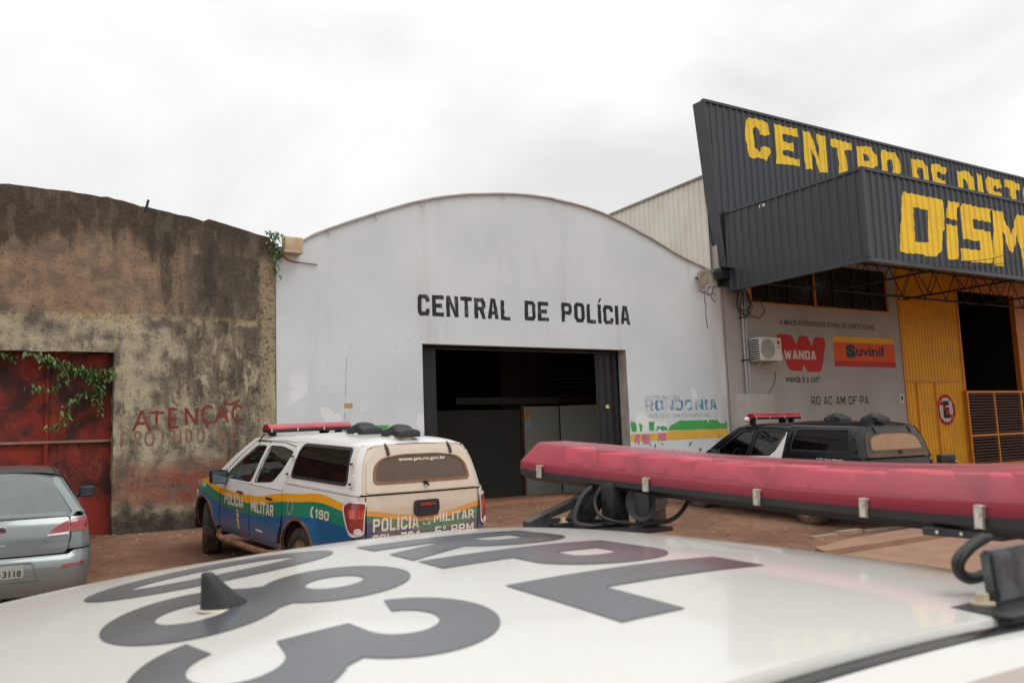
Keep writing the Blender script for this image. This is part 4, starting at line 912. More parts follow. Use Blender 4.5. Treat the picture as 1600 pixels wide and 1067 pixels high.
# gateway: dark opening, low gate of framed brown slats
room('gateway_inside', YD1 + .1, 34.0, GY + .12, 36, .2, 7.9, 'dark_inside', store)
box('gateway_header', YD1 + .09, 34.8, GY - .02, GY + .1, 5.95, 8, 'yellow_frame', store)
box('gateway_post', 29.95, 30.6, GY - .05, GY + .12, .2, 5.95, 'yellow_frame', store)
box('store_floor', 16, 34.8, GY + .05, 36, .1, .30, 'concrete', store)
gt = empty('low_gate', (0, 0, 0), 0, 'orange framed low gate of brown slats closing the dark opening', 'gate')
GXs = [26.45, 27.98, 29.58, 31.2]
for x in GXs: box('upright', x - .035, x + .035, GY - .16, GY - .10, .33, 2.70, 'yellow_frame', gt)
for z in (2.68, 1.31, .38): box('rail', 26.42, 31.24, GY - .155, GY - .105, z - .035, z + .035, 'yellow_frame', gt)
proto = None
for i in range(3):
    for z0, z1 in ((.43, 1.26), (1.36, 2.63)):
        n = int((z1 - z0) / .085)
        for k in range(n):
            z = z0 + (k + .5) * (z1 - z0) / n
            if proto is None or i > proto_i:
                proto = box('slat', GXs[i] + .04 - GXs[i], GXs[i + 1] - .04 - GXs[i], -.013, .013, -.026, .026, 'brown_slat', gt); proto_i = i; o = proto
            else: o = proto.copy(); C.objects.link(o)
            o.location = (GXs[i], GY - .13, z)
# air conditioner, pipes, coils
ac = empty('air_conditioner', (17.30, GY, 3.78), 0, 'white outdoor air conditioning unit on brackets on the grey wall', 'air conditioner')
box('case', -.42, .40, -.42, -.08, -.30, .30, 'ac_white', ac, .015)
lathe('fan_ring', [(.26, -.42), (.26, -.435), (.235, -.44), (.235, -.425)], 'plate_grey', ac, 32, (-.13, 0, .0), 'Y')
lathe('fan_disc', [(.0001, -.423), (.235, -.423)], simple('fan_dark', (.05, .055, .06, 1), .6), ac, 32, (-.12, 0, 0), 'Y')
bm = bmesh.new()
for k in range(9):
    z = -.2 + k * .05; hw = math.sqrt(max(0, .235 ** 2 - z * z)); box_bm(bm, -.12 + z - .004, -.12 + z + .004, -.438, -.43, -hw, hw)
finish(bm, 'fan_grille', 'plate_grey', ac, smooth=False)
bm = bmesh.new()
for k in range(9): box_bm(bm, -.44, -.42, -.4, -.12, -.26 + k * .06, -.235 + k * .06)
finish(bm, 'side_fins', 'black_metal', ac, smooth=False)
lathe('maker_badge', [(.0001, -.424), (.055, -.424)], 'print_red', ac, 20, (.28, 0, .17), 'Y')
lettering('badge_text', 'LG', 'black_ink', .22, .34, .03, .08, lambda u, w: (u, -.42, w), ac, bold=.02, cell=1, off=.004)
for x in (-.3, .22): 
    bm = bmesh.new(); tube_bm(bm, [(x, -.36, -.315), (x - .0, -.02, -.62)], .012, 6); tube_bm(bm, [(x, -.42, -.315), (x, -.01, -.315)], .014, 6); finish(bm, 'bracket', 'rusty_box', ac)
t = empty('conduit_pipes', (0, 0, 0), 0, 'pair of grey conduit pipes up the grey wall beside the air conditioner', 'pipes')
for x in (16.70, 16.80): tube('pipe', [(x, GY - .07, 2.66), (x + .01, GY - .07, 5.0)], .033, 'pipe_grey', t)
for z in (3.5, 4.6): box('clamp', 16.64, 16.86, GY - .11, GY - .002, z, z + .03, 'black_metal', t)
t = empty('cable_coils', (0, 0, 0), 0, 'loops of black cable hanging under the dark canopy corner', 'cable')
for i, (cx, cz, r1, r2_) in enumerate(((16.75, 5.0, .22, .34), (16.82, 4.95, .2, .30), (16.7, 5.05, .25, .28), (17.15, 4.85, .28, .24))):
    tube('cable_loop', [(cx + r1 * math.cos(k / 24 * 2 * PI), GY - .1 - .02 * i + .03 * math.sin(k), cz + r2_ * math.sin(k / 24 * 2 * PI)) for k in range(25)], .012, 'cable', t, 5)
tube('cable_run', curve_pts([(16.0, GY - .2, 5.5), (16.3, GY - .15, 5.25), (16.7, GY - .12, 5.3), (16.75, GY - .1, 4.9)], 6), .014, 'cable', t, 5)
tag(tube('drain_hose', curve_pts([(17.87, GY - .04, 3.25), (17.86, GY - .04, 3.05), (17.75, GY - .04, 2.85), (17.55, GY - .06, 2.68)], 6), .02, 'pipe_grey', None, 8), 'short grey hose hanging below the air conditioner', 'hose')
lm = empty('ceiling_lamp', (22.2, 13.6, 6.1), 0, 'lit white tube lamp under the dark canopy', 'lamp')
box('fitting', -.36, .36, -.05, .05, .0, .06, 'steel_dark', lm)
m_, nt_, b_ = newmat('lit_tube'); b_.inputs['Emission Color'].default_value = (1, .98, .92, 1); b_.inputs['Emission Strength'].default_value = 2.2
tube('lit_tube', [(-.33, 0, -.03), (.33, 0, -.03)], .03, m_, lm)
t = empty('hanging_bulb', (27.2, 13.0, 5.3), 0, 'small unlit bulb hanging below the canopy truss', 'bulb'); lathe('bulb', [(.0001, -.09), (.05, -.07), (.07, -.02), (.05, .04), (.03, .08)], 'lamp_white', t, 14, (0, 0, 0), 'Z'); tube('flex', [(0, 0, .07), (0, 0, .7)], .008, 'cable', t, 5)
for i, (p0, p1, sg, lb) in enumerate((((14.0, 9.6, 4.6), (26.5, 9.3, 7.4), .2, 'upper thin black cable crossing in front of the yellow canopy letters'), ((15.4, 9.5, 4.75), (27.0, 9.6, 6.6), .12, 'lower thin black cable crossing in front of the yellow canopy letters'))):
    pass
def hang(y, pts, lb):
    tag(tube('overhead_cable', curve_pts([(x, y, z) for x, z in pts], 6), .008, 'cable', None, 6), lb, 'cable')
hang(11.0, [(17.5, 5.27), (18.9, 5.40), (20.5, 5.58), (22.3, 6.0), (23.5, 6.25), (30, 7.1)], 'upper thin black cable crossing in front of the yellow canopy letters')
hang(11.02, [(18.3, 5.24), (20.4, 5.42), (22.5, 5.76), (24.5, 6.0), (30, 6.7)], 'lower thin black cable crossing in front of the yellow canopy letters')
t = empty('security_camera', (16.2, 13.9, 7.14), 0, 'tiny white security camera on the rim of the dark canopy', 'camera'); box('body', -.12, -.02, -.09, .09, -.05, .03, 'ac_white', t, .01); box('mount', -.1, -.05, -.02, .02, .03, .12, 'black_metal', t)
# ------------------------------------------------------------------ shared vehicle pieces
def both(f):
    for s in (1, -1): f(s)
def mirf(fn, s): return fn if s > 0 else (lambda u, w: (lambda p: (p[0], -p[1], p[2]))(fn(u, w)))
def wheel(parent, x, y, z, r=.37, w=.245, steer=0, side=1, tyre='rubber', rim='rim_dusty', spokes=6):
    t = empty('wheel', (x, y, z), steer if side > 0 else PI + steer, parent=parent)
    h = w / 2
    bm = bmesh.new(); prof = [(r * .60, -h * .9), (r * .66, -h), (r * .88, -h), (r * .96, -h * .86), (r, -h * .66)] + [(r, h * .66), (r * .96, h * .86), (r * .88, h), (r * .66, h), (r * .60, h * .9)]
    seg = 48; rings = []
    for q, a in prof: rings.append([bm.verts.new((math.cos(2 * PI * k / seg) * q, a, math.sin(2 * PI * k / seg) * q)) for k in range(seg)])
    for i in range(len(rings) - 1):
        for k in range(seg): bm.faces.new((rings[i][k], rings[i][(k + 1) % seg], rings[i + 1][(k + 1) % seg], rings[i + 1][k]))
    for k in range(seg):                     # tread blocks
        a0 = 2 * PI * k / seg; 
        for lane in range(4):
            y0 = (-.62 + lane * .325) * h * 1.0; y1 = y0 + .27 * h; off = (lane % 2) * .5
            q = [bm.verts.new((math.cos(a0 + (off + f) * 2 * PI / seg) * rr, yy, math.sin(a0 + (off + f) * 2 * PI / seg) * rr)) for rr in (r, r + .009) for f, yy in ((.08, y0), (.78, y0), (.78, y1), (.08, y1))]
            bm.faces.new(q[4:]); 
            for i in range(4): bm.faces.new((q[i], q[(i + 1) % 4], q[4 + (i + 1) % 4], q[4 + i]))
    bmesh.ops.recalc_face_normals(bm, faces=bm.faces)
    finish(bm, 'tyre', tyre, t)
    rm = lathe('rim', [(r * .64, h * .9), (r * .60, h * .78), (r * .54, h * .5), (r * .50, 0), (r * .5, -h * .8)], rim, t, 32)
    bm = bmesh.new(); tube_bm(bm, [(0, h * .2, 0), (0, h * .72, 0)], r * .17, 16)
    for k in range(spokes):
        a = 2 * PI * k / spokes; c, s = math.cos(a), math.sin(a); tube_bm(bm, [(c * r * .1, h * .58, s * r * .1), (c * r * .35, h * .70, s * r * .35), (c * r * .57, h * .55, s * r * .57)], [r * .07, r * .085, r * .12], 6)
    finish(bm, 'spokes', rim, t); lathe('brake_disc', [(.0001, -h * .1), (r * .45, -h * .1)], 'underbody', t, 20)
    return t
def lightbar(parent, x, y, z, length=1.22, depth=.27, lensh=.085, baseh=.05, tilt=0, mat='lens_small', fine=False, sweep=.06, nclip=4, name='lightbar', sag=lambda t: 0, dip=0):
    LH = lambda t: lensh - dip * math.exp(-((t - .25) / .5) ** 2)
    root = empty(name, (x, y, z), parent=parent); root.rotation_euler = (tilt, 0, 0)
    n = 24; L2 = length / 2
    def path(t): return -sweep * t * t, t * L2
    def strip(name_, prof, m, ends=True):
        bm = bmesh.new(); rings = []
        for i in range(n + 1):
            t = -1 + 2 * i / n; px, py = path(t); sc = 1 - (.16 if i in (0, n) else 0)
            rings.append([bm.verts.new((px + a * (sc if abs(t) > .99 else 1), py, b + sag(t))) for a, b in prof(t)])
        for i in range(n):
            for k in range(len(rings[0])): bm.faces.new((rings[i][k], rings[i][(k + 1) % len(rings[0])], rings[i + 1][(k + 1) % len(rings[0])], rings[i + 1][k]))
        bm.faces.new(rings[0][::-1]); bm.faces.new(rings[-1]); bmesh.ops.recalc_face_normals(bm, faces=bm.faces)
        return finish(bm, name_, m, root, sharp=30)
    d = depth / 2
    def base(t): return [(-d * .8, 0), (d * .8, 0), (d * 1.02, baseh * .55), (d * 1.02, baseh), (-d * 1.02, baseh), (-d * 1.02, baseh * .55)]
    bs = strip('base', base, 'black_plastic')
    zb = baseh
    def lens(t):
        lensh = LH(t)
        e = max(0, abs(t) - .9) / .1; k = 1 - .25 * e
        return [(-d, zb), (-d * .985, zb + lensh * .30), (-d * .66 * k, zb + lensh * .92), (-d * .52 * k, zb + lensh), (d * .52 * k, zb + lensh), (d * .66 * k, zb + lensh * .92), (d * .985, zb + lensh * .30), (d, zb)]
    ln = strip('lens', lens, mat)
    bm = bmesh.new()
    if fine:
        # rotator reflectors and flasher modules inside the lens
        for i in range(13):
            t = -.90 + i * .15; px, py = path(t); w0 = .066 if i % 4 else .040
            vs = box_bm(bm, px - .018, px + .04, py - w0 / 1.6, py + w0 / 1.6, zb + .013 + sag(t), zb + LH(t) * (.78 if i % 3 else .85) + sag(t), .003)
        finish(bm, 'reflector_module', simple('module', (.78, .62, .62, 1), .5), root)['kind'] = 'stuff'
        for i, t in enumerate((.80, .62, .38, .08, -.70, -.88)):
            px, py = path(t); lathe('rotator', [(.008, zb + .014 + sag(t)), (.012, zb + .03 + sag(t)), (.022, zb + LH(t) * .84 + sag(t))], 'reflector', root, 14, (px - .042, py, 0), 'Z')
        strip('inner_sill', lambda t: [(-d * .96, zb + .001), (d * .96, zb + .001), (d * .96, zb + .012), (-d * .96, zb + .012)], simple('sill', (.10, .015, .02, 1), .6))
    for i in range(nclip):
        t = -.97 + 1.94 * i / (nclip - 1) if not fine else [-.83, -.44, -.02, .445, .89][i]
        for s in ((-1, 1) if fine else (-1,)):
            px, py = path(t); cb = bmesh.new(); w = .0055 if fine else .008
            box_bm(cb, px + s * (d * 1.03), px + s * (d * 1.03 + .006), py - w, py + w, baseh * .5 if fine else baseh * .35, baseh + lensh * .22, .001)
            box_bm(cb, px + s * (d * .98), px + s * (d * 1.03 + .006), py - w, py + w, baseh + lensh * .20, baseh + lensh * .25, .0005)
            if fine: tube_bm(cb, [(px + s * (d * 1.03), py, baseh * 1.15), (px + s * (d * 1.03 + .009), py, baseh * 1.15)], .0034, 8)
            for v in cb.verts: v.co.z += sag(t)
            finish(cb, 'clip', 'clip_metal', root)
    return root
# ------------------------------------------------------------------ pickup with canopy
def pickup(label, loc, rz, tilt, liv, group=None):
    root = empty('police_pickup', loc, rz, label, 'pickup truck', 'police pickups with hard canopies'); root.rotation_euler = (0, 0, rz)
    root.rotation_mode = 'QUATERNION'
    root.rotation_quaternion = (Matrix.Rotation(rz, 4, 'Z') @ Matrix.Rotation(-tilt, 4, 'Y')).to_quaternion()
    WX, FX = 1.27, 4.27
    def base_w(x):
        w = .885
        if x > 4.2: w -= .15 * ((x - 4.2) / .8) ** 2
        return w
    def inset(x, z):
        i = 0
        if z < .62: i += .10 * ((.62 - z) / .3) ** 2
        if z > .86: i += .035 * ((min(z, 1.2) - .86) / .34) ** 2
        for cx in (WX, FX):
            d = math.hypot(x - cx, z - .40); i -= .035 * math.exp(-((d - .43) / .10) ** 2) * (1 if z < 1.0 else 0.0)
        return i
    def xr(z):   # rear face profile
        return 0 if z < 1.22 else .34 * (z - 1.22) ** 1.15
    def corner(y, t, r=.09): return y - r + math.sqrt(max(0, r * r - (r - t) ** 2)) if 0 <= t < r else (y - r if t < 0 else y)
    def lower(x, z): return (x, corner(base_w(x) - inset(x, z), x - xr(z)), z)
    def cab(x, z):
        y = base_w(x) - inset(x, min(z, 1.1)); y -= max(0, z - 1.1) * .38 + max(0, z - 1.35) ** 2 * .25
        return (x, y, z)
    def cany(x, z):
        y = .835 - max(0, z - 1.22) * .20 - max(0, z - 1.5) ** 2 * 1.2
        return (x, corner(y, x - xr(z), .10), z)
    def rearf(u, z):   # u across; u>0 is the left side
        Y = (.835 - max(0, z - 1.22) * .20 - max(0, z - 1.5) ** 2 * 1.2) if z > 1.22 else base_w(0) - inset(.3, z)
        e = Y - abs(u); r = .10; x = xr(z) + (r - math.sqrt(max(0, r * r - (r - e) ** 2)) if e < r else 0) + .03 * (u / .8) ** 2 - .02
        if z < 1.2: x += .012 * math.exp(-((z - 1.16) / .04) ** 2) - .015
        return (x, u, z)
    A = lambda cx, a0, a1, r=.43, n=14: arc(cx, .40, r, a0, a1, n)
    S, RR, TW, TC, HW = liv['side'], liv['rear'], liv['cab'], liv['canopy'], liv['hood']
    def sd(name, mat, P, fn=lower, par=root, rim=.03, off=0, cell=.07, r=.012, sides=(1, -1)):
        for s in sides:
            o = sheet(name, mat, [roundpoly(P, r, 2)] if not isinstance(P[0][0], tuple) else P, mirf(fn, s), par, cell=cell, rim=rim, flip=(s > 0), off=off)
        return o
    # bed and fenders
    sd('bed_side', S, [(.035, .60), (.035, 1.205), (1.80, 1.205), (1.735, .9), (1.70, .50)] + A(WX, 12, 168, .43) + [(.80, .52), (.5, .60)])
    sd('front_fender', S, [(3.74, .50)] + [(3.76, .48), (3.83, .46)] + A(FX, 172, 8, .43) + [(4.86, .62), (4.90, .93), (4.5, 1.04), (3.98, 1.125), (3.735, 1.12)][0:] if False else [(3.735, .47), (3.83, .47)] + A(FX, 172, 8, .43) + [(4.88, .60), (4.92, .90), (4.55, 1.045), (3.95, 1.13), (3.72, 1.125)])
    # doors: lower skins and framed windows above
    sd('rear_door', S, [(1.745, .47) if False else (1.93, .47), (2.70, .47), (2.715, 1.115), (1.815, 1.115), (1.75, .88), (1.80, .70)])
    sd('front_door', S, [(2.73, .47), (3.70, .47), (3.70, 1.115), (2.735, 1.115)])
    RW = [(2.66, 1.16), (2.61, 1.615), (2.24, 1.62), (1.90, 1.575), (2.0, 1.36), (2.16, 1.20)]
    FW = [(3.66, 1.15), (3.30, 1.42), (3.02, 1.60), (2.72, 1.61), (2.78, 1.155)]
    for nm, O, Hh in (('rear_door_frame', [(1.82, 1.122), (2.72, 1.122), (2.665, 1.665), (2.24, 1.67), (1.84, 1.63), (1.83, 1.40)], RW), ('front_door_frame', [(2.735, 1.122), (3.80, 1.118), (3.45, 1.39), (3.08, 1.655), (2.68, 1.66)], FW)):
        for s in (1, -1):
            sheet(nm, TW if nm[0] == 'r' or not liv.get('dark_a') else TW, [roundpoly(O, .03, 3), roundpoly(Hh, .05, 4)], mirf(cab, s), root, cell=.07, rim=.03, flip=s > 0)
            g_ = sheet('side_window', 'glass', [roundpoly(Hh, .05, 4)], mirf(cab, s), root, cell=.1, flip=s > 0, off=-.014)
            H2 = [(lerp(x, sum(p[0] for p in Hh) / len(Hh), -.035), lerp(z, sum(p[1] for p in Hh) / len(Hh), -.045)) for x, z in Hh]
            sheet('window_seal', 'black_plastic', [roundpoly(H2, .06, 4), roundpoly(Hh, .05, 4)], mirf(cab, s), root, cell=.1, flip=s > 0, off=.002, rim=.01)
    sd('pillar', liv['pillar'], [(3.10, 1.665), (3.47, 1.41), (3.83, 1.128), (4.02, 1.118), (3.60, 1.43), (3.20, 1.685)], cab, rim=.03)
    sd('pillar', TW, [(1.795, 1.215), (1.80, 1.13), (1.81, 1.122), (1.82, 1.43), (1.83, 1.64), (2.24, 1.68), (3.08, 1.68), (3.08, 1.695), (1.78, 1.69)], cab, rim=.03)
    sd('canopy_gap', 'black_plastic', [(1.72, 1.20), (1.84, 1.20), (1.84, 1.70), (1.69, 1.70)], cab, off=-.03, rim=0)
    sd('door_shadow_gap', 'black_plastic', [(1.74, .45), (3.76, .45), (3.76, 1.1), (1.74, 1.1)], lower, off=-.035, rim=0)
    sd('sill', S, [(1.72, .40), (3.80, .40), (3.72, .463), (1.9, .463)], lower, rim=.05)
    for s in (1, -1):
        tube('side_step', curve_pts([(1.80, s * .82, .40), (2.0, s * .93, .35), (2.8, s * .945, .345), (3.55, s * .93, .35), (3.80, s * .82, .40)], 6), .042, 'mud', root, 10)
        for k, x in enumerate((2.1, 3.0)):
            px = x + .05; p = cab(px, 1.0) if False else lower(px, 1.0)
            bm = bmesh.new(); box_bm(bm, x - .075, x + .075, s * (p[1] + .012), s * (p[1] + .035), .985, 1.015, .008)
            finish(bm, 'door_handle', 'black_plastic' if not liv.get('chrome') else 'chrome', root)
        # mirror
        m = empty('mirror', (3.55, s * .90, 1.16), parent=root)
        bm = bmesh.new(); vs = box_bm(bm, -.055, .085, -.03 if s > 0 else -.20, .20 if s > 0 else .03, -.09, .10)
        bmesh.ops.subdivide_edges(bm, edges=bm.edges, cuts=2, use_grid_fill=True)
        for v in bm.verts:
            yy = (v.co.y - s * .085) / .115; zz = (v.co.z - .005) / .095; f = 1 - .22 * max(0, abs(yy) - .3) * max(0, abs(zz) - .3); v.co.z = .005 + (v.co.z - .005) * f
            if v.co.x > .02: v.co.y = s * .085 + (v.co.y - s * .085) * .78; v.co.z *= .82
        bmesh.ops.bevel(bm, geom=bm.edges, offset=.008, segments=1, affect='EDGES') if False else None
        finish(bm, 'shell', liv.get('mirror', 'black_plastic'), m, sharp=70)
        box('mirror_glass', -.060, -.0555, s * .085 - .095, s * .085 + .095, -.075, .085, simple('mirror_glass', (.22, .28, .33, 1), .1, .9), m)
        tube('arm', [(.0, -s * .12, -.06), (.01, s * .02, -.04)], .025, 'black_plastic', m)
    # wheel wells, chassis, floor
    bm = bmesh.new()
    box_bm(bm, .1, 4.85, -.42, .42, .36, .52); box_bm(bm, 1.75, 3.8, -.80, .80, .42, .50); box_bm(bm, .08, .80, -.82, .82, .62, .80); box_bm(bm, 4.70, 4.86, -.75, .75, .4, .9); box_bm(bm, 3.74, 3.82, -.8, .8, .5, 1.1); box_bm(bm, 1.70, 1.74, -.8, .8, .5, 1.2)
    finish(bm, 'chassis', 'underbody', root, smooth=False)
    for cx in (WX, FX):
        for s in (1, -1):
            bm = bmesh.new(); P = arc(cx, .40, .435, -10, 190, 18); a = [bm.verts.new((x, s * .86, z)) for x, z in P]; b = [bm.verts.new((x, s * .45, z)) for x, z in P]
            for i in range(len(P) - 1): bm.faces.new((a[i], a[i + 1], b[i + 1], b[i]))
            bm.faces.new(b); finish(bm, 'wheel_well', 'underbody', root, sharp=60)
            sheet('arch_lip', 'mud' if liv.get('muddy') else S, [arc(cx, .40, .455, -3, 183, 20) + arc(cx, .40, .428, 183, -3, 20)], mirf(lower, s), root, cell=.08, rim=.03, flip=s > 0, off=.012)
            st_ = liv.get('steer', 0) if cx == FX else 0
            wheel(root, cx, s * .755, .375, .375, .25, st_, s, liv.get('tyre', 'rubber'), 'rim_dusty')
    # cab roof, windshield, hood
    def loft(name, mat, lc, bulge, nx=24, par=root, ny=16, pw=2.6, cap=False):
        """lc(t) -> (x, y_half, z_edge); the section rises to z_edge + bulge(t)"""
        bm = bmesh.new(); g = []
        for i in range(nx + 1):
            t = i / nx; x, yh, ze = lc(t); row = []
            for j in range(ny + 1):
                v = -1 + 2 * j / ny; v2 = math.sin(v * PI / 2); hgt = (1 - abs(v2) ** pw) ** (1 / 1.9); bx_, bz_ = bulge(t)
                row.append(bm.verts.new((x + bx_ * (1 - v2 * v2), v2 * yh, ze + bz_ * hgt)))
            g.append(row)
        for i in range(nx):
            for j in range(ny): bm.faces.new((g[i][j], g[i + 1][j], g[i + 1][j + 1], g[i][j + 1]))
        bmesh.ops.recalc_face_normals(bm, faces=bm.faces)
        if sum(f.normal.z for f in bm.faces) < 0: bmesh.ops.reverse_faces(bm, faces=bm.faces)
        return finish(bm, name, mat, par, sharp=50)
    def croof(t): x = lerp(1.74, 3.22, t); z = interp([(1.7, 1.69), (2.3, 1.70), (2.9, 1.685), (3.22, 1.665)], x); return x, cab(x, z)[1] + .004, z
    loft('cab_roof', liv['roof'], croof, lambda t: (0, .085 - .02 * t))
    bm = bmesh.new(); g = []
    for i in range(13):
        t = i / 12; x = lerp(4.02, 3.22, t); z = lerp(1.10, 1.665, t) + .03 * math.sin(t * PI); y = cab(x, z)[1]; row = []
        for j in range(17): v = -1 + j / 8; row.append(bm.verts.new((x + .10 * (1 - v * v) * (1 - .3 * t), v * y, z + .06 * (1 - v * v) * t)))
        g.append(row)
    for i in range(12):
        for j in range(16): bm.faces.new((g[i][j], g[i][j + 1], g[i + 1][j + 1], g[i + 1][j]))
    finish(bm, 'windscreen', 'glass', root)
    hood = lambda u, w: (u, w, 1.125 - (u - 3.95) * .10 - .10 * max(0, (u - 4.4)) ** 2 - .05 * (w / .75) ** 4 + .03 * math.exp(-(w / .35) ** 2))
    sheet('bonnet', HW, [roundpoly([(3.93, -.76), (4.88, -.66), (4.95, 0), (4.88, .66), (3.93, .76)], .06)], hood, root, cell=.08, rim=.03)
    front = lambda u, w: (5.02 - .20 * (abs(u) / .82) ** 3 - .12 * max(0, w - .6) ** 1.0, u, w)
    sheet('front_bumper', S if not liv.get('dark_a') else HW, [roundpoly([(-.80, .38), (.80, .38), (.82, .64), (-.82, .64)], .05)], front, root, cell=.08, rim=.15, off=.02)
    sheet('grille', 'black_plastic', [roundpoly([(-.35, .66), (.35, .66), (.42, .93), (-.42, .93)], .05)], front, root, cell=.08, rim=.05)
    for s in (1, -1): sheet('headlight', 'lamp_white', [roundpoly([(s * .44, .70), (s * .80, .72), (s * .82, .88), (s * .46, .93)][::(1 if s > 0 else -1)], .04)], front, root, cell=.05, rim=.06)
    sheet('front_panel', HW, [[(-.42, .93), (.42, .93), (.46, 1.0), (-.46, 1.0)]], front, root, cell=.1, rim=.04)
    # canopy
    CW = [(.30, 1.31), (1.66, 1.30), (1.55, 1.685), (.37, 1.69)]
    CP = [(.02, 1.225), (1.762, 1.225), (1.725, 1.715), (.17, 1.715)]
    for s in (1, -1):
        sheet('canopy_side', TC, [roundpoly(CP, .01, 2), roundpoly(CW, .07, 5)], mirf(cany, s), root, cell=.06, rim=.03, flip=s > 0)
        sheet('canopy_window', liv['cglass'], [roundpoly(CW, .07, 5)], mirf(cany, s), root, cell=.1, flip=s > 0, off=-.004)
        CW2 = [(.285, 1.295), (1.677, 1.285), (1.563, 1.70), (.358, 1.705)]
        sheet('window_seal', 'black_plastic', [roundpoly(CW2, .08, 5), roundpoly([(.322, 1.33), (1.638, 1.32), (1.532, 1.668), (.388, 1.672)], .06, 5)], mirf(cany, s), root, cell=.1, flip=s > 0, off=.006, rim=.008)
        for x0, z0 in ((.19, 1.29), (.24, 1.50), (1.725, 1.29), (1.675, 1.50)):      # raised latches and catch knobs
            sheet('window_latch', TC, [roundpoly([(x0 - .028, z0), (x0 + .028, z0), (x0 + .022, z0 + .14), (x0 - .022, z0 + .14)], .03)], mirf(cany, s), root, cell=.05, rim=.016, flip=s > 0, off=.016)
            p = cany(x0, z0 + .04); k_ = tube('knob', [(p[0], s * p[1], p[2]), (p[0], s * (p[1] + .045), p[2])], .011, 'black_plastic', root, 8)
        sheet('canopy_skirt', TC, [[(.03, 1.213), (1.77, 1.213), (1.77, 1.235), (.03, 1.235)]], mirf(cany, s), root, cell=.1, rim=.03, flip=s > 0, off=.014)
    def roofc(t):
        x = lerp(.16, 1.74, t); z = 1.71; return x, cany(max(x, .4), z)[1] + .003 - (.055 * (1 - t * 8) ** 2 if t < .125 else 0), z
    def rb(t): return (0, (.105 * (1 - (1 - min(1, t * 5)) ** 2.2 * .62)) if t < .2 else .105)
    loft('canopy_roof', liv['croof'], roofc, rb, nx=30)
    # rear: hatch and tailgate
    HT = [(-.745, 1.235), (.745, 1.235), (.69, 1.56), (.60, 1.665), (.35, 1.70), (-.35, 1.70), (-.60, 1.665), (-.69, 1.56)]
    HWn = [(-.64, 1.335), (.64, 1.335), (.60, 1.52), (.50, 1.60), (.25, 1.635), (-.25, 1.635), (-.50, 1.60), (-.60, 1.52)]
    RF = rearf
    rf_flip = lambda u, w: RF(-u, w)
    hatch = sheet('rear_hatch', liv['hatch'], [roundpoly(HT, .05, 4), roundpoly(HWn, .07, 4)], rf_flip, root, cell=.06, rim=.03)
    sheet('rear_window', liv['rglass'], [roundpoly(HWn, .07, 4)], rf_flip, hatch, cell=.1, off=-.004)
    HW2 = [(x * 1.03, 1.335 + (z - 1.335) * 1.05 - .014) for x, z in HWn]
    sheet('window_seal', liv['seal'], [roundpoly(HW2, .08, 4), roundpoly([(x * .965, 1.335 + (z - 1.335) * .9 + .016) for x, z in HWn], .06, 4)], rf_flip, hatch, cell=.08, off=.005, rim=.008)
    sheet('hatch_surround', TC if not liv.get('muddy') else 'dusty_white', [[(-.835, 1.225), (.835, 1.225), (.80, 1.45), (.77, 1.62), (.66, 1.745), (-.66, 1.745), (-.77, 1.62), (-.80, 1.45)]], rf_flip, root, cell=.05, off=-.014)
    for y in (-.42, .42):
        p = RF(y, 1.70); bm = bmesh.new(); tube_bm(bm, [(p[0] + .05, y, 1.745), (p[0] - .012, y, 1.70), (p[0] - .045, y, 1.63)], .016, 8); finish(bm, 'hinge', 'black_plastic', hatch)
    p = RF(0, 1.30); bm = bmesh.new(); tube_bm(bm, [(p[0] + .01, 0, 1.32), (p[0] - .03, 0, 1.32)], .022, 10); tube_bm(bm, [(p[0] - .03, 0, 1.34), (p[0] - .035, -.03, 1.285)], .012, 8); finish(bm, 'hatch_lock', 'black_metal', hatch)
    sheet('brake_lamp', simple('dusty_red', (.20, .07, .045, 1), .5), [roundpoly([(-.15, 1.722), (.15, 1.722), (.13, 1.748), (-.13, 1.748)], .012)], lambda u, w: (.155 + (w - 1.72) * .9, -u, w + .012), root, cell=.1, rim=.02)
    tg = sheet('tailgate', RR, [roundpoly([(-.735, .60), (.735, .60), (.745, 1.205), (-.745, 1.205)], .02, 3)], rf_flip, root, cell=.05, rim=.04)
    sheet('tail_panel', RR if liv.get('muddy') else TC, [[(-.86, .60), (-.75, .60), (-.76, 1.205), (-.85, 1.205)]], rf_flip, root, cell=.05); sheet('tail_panel', RR if liv.get('muddy') else TC, [[(.75, .60), (.86, .60), (.85, 1.205), (.76, 1.205)]], rf_flip, root, cell=.05)
    h_ = sheet('tailgate_handle', 'black_plastic', [roundpoly([(-.14, .955), (.14, .955), (.17, 1.02), (.16, 1.13), (-.16, 1.13), (-.17, 1.02)], .03)], rf_flip, tg, cell=.1, rim=.02, off=.022)
    sheet('red_insert', 'lamp_red', [[(-.10, 1.07), (.10, 1.07), (.10, 1.10), (-.10, 1.10)]], rf_flip, h_, cell=.1, off=.030)
    dia = lambda cx, cz, a: [(cx, cz - .034), (cx + .018, cz), (cx, cz + .034), (cx - .018, cz)]
    for k, (cx, cz, an) in enumerate(((0, .925, 0), (-.032, .868, 60), (.032, .868, -60))):
        c_, s_ = math.cos(math.radians(an)), math.sin(math.radians(an)); P = [(cx + x * c_ - z * s_, cz + x * s_ + z * c_) for x, z in ((0, -.036), (.02, 0), (0, .036), (-.02, 0))]
        sheet('emblem', 'plate_grey', [P], rf_flip, tg, cell=.1, off=.008 + .001 * k, rim=.006)
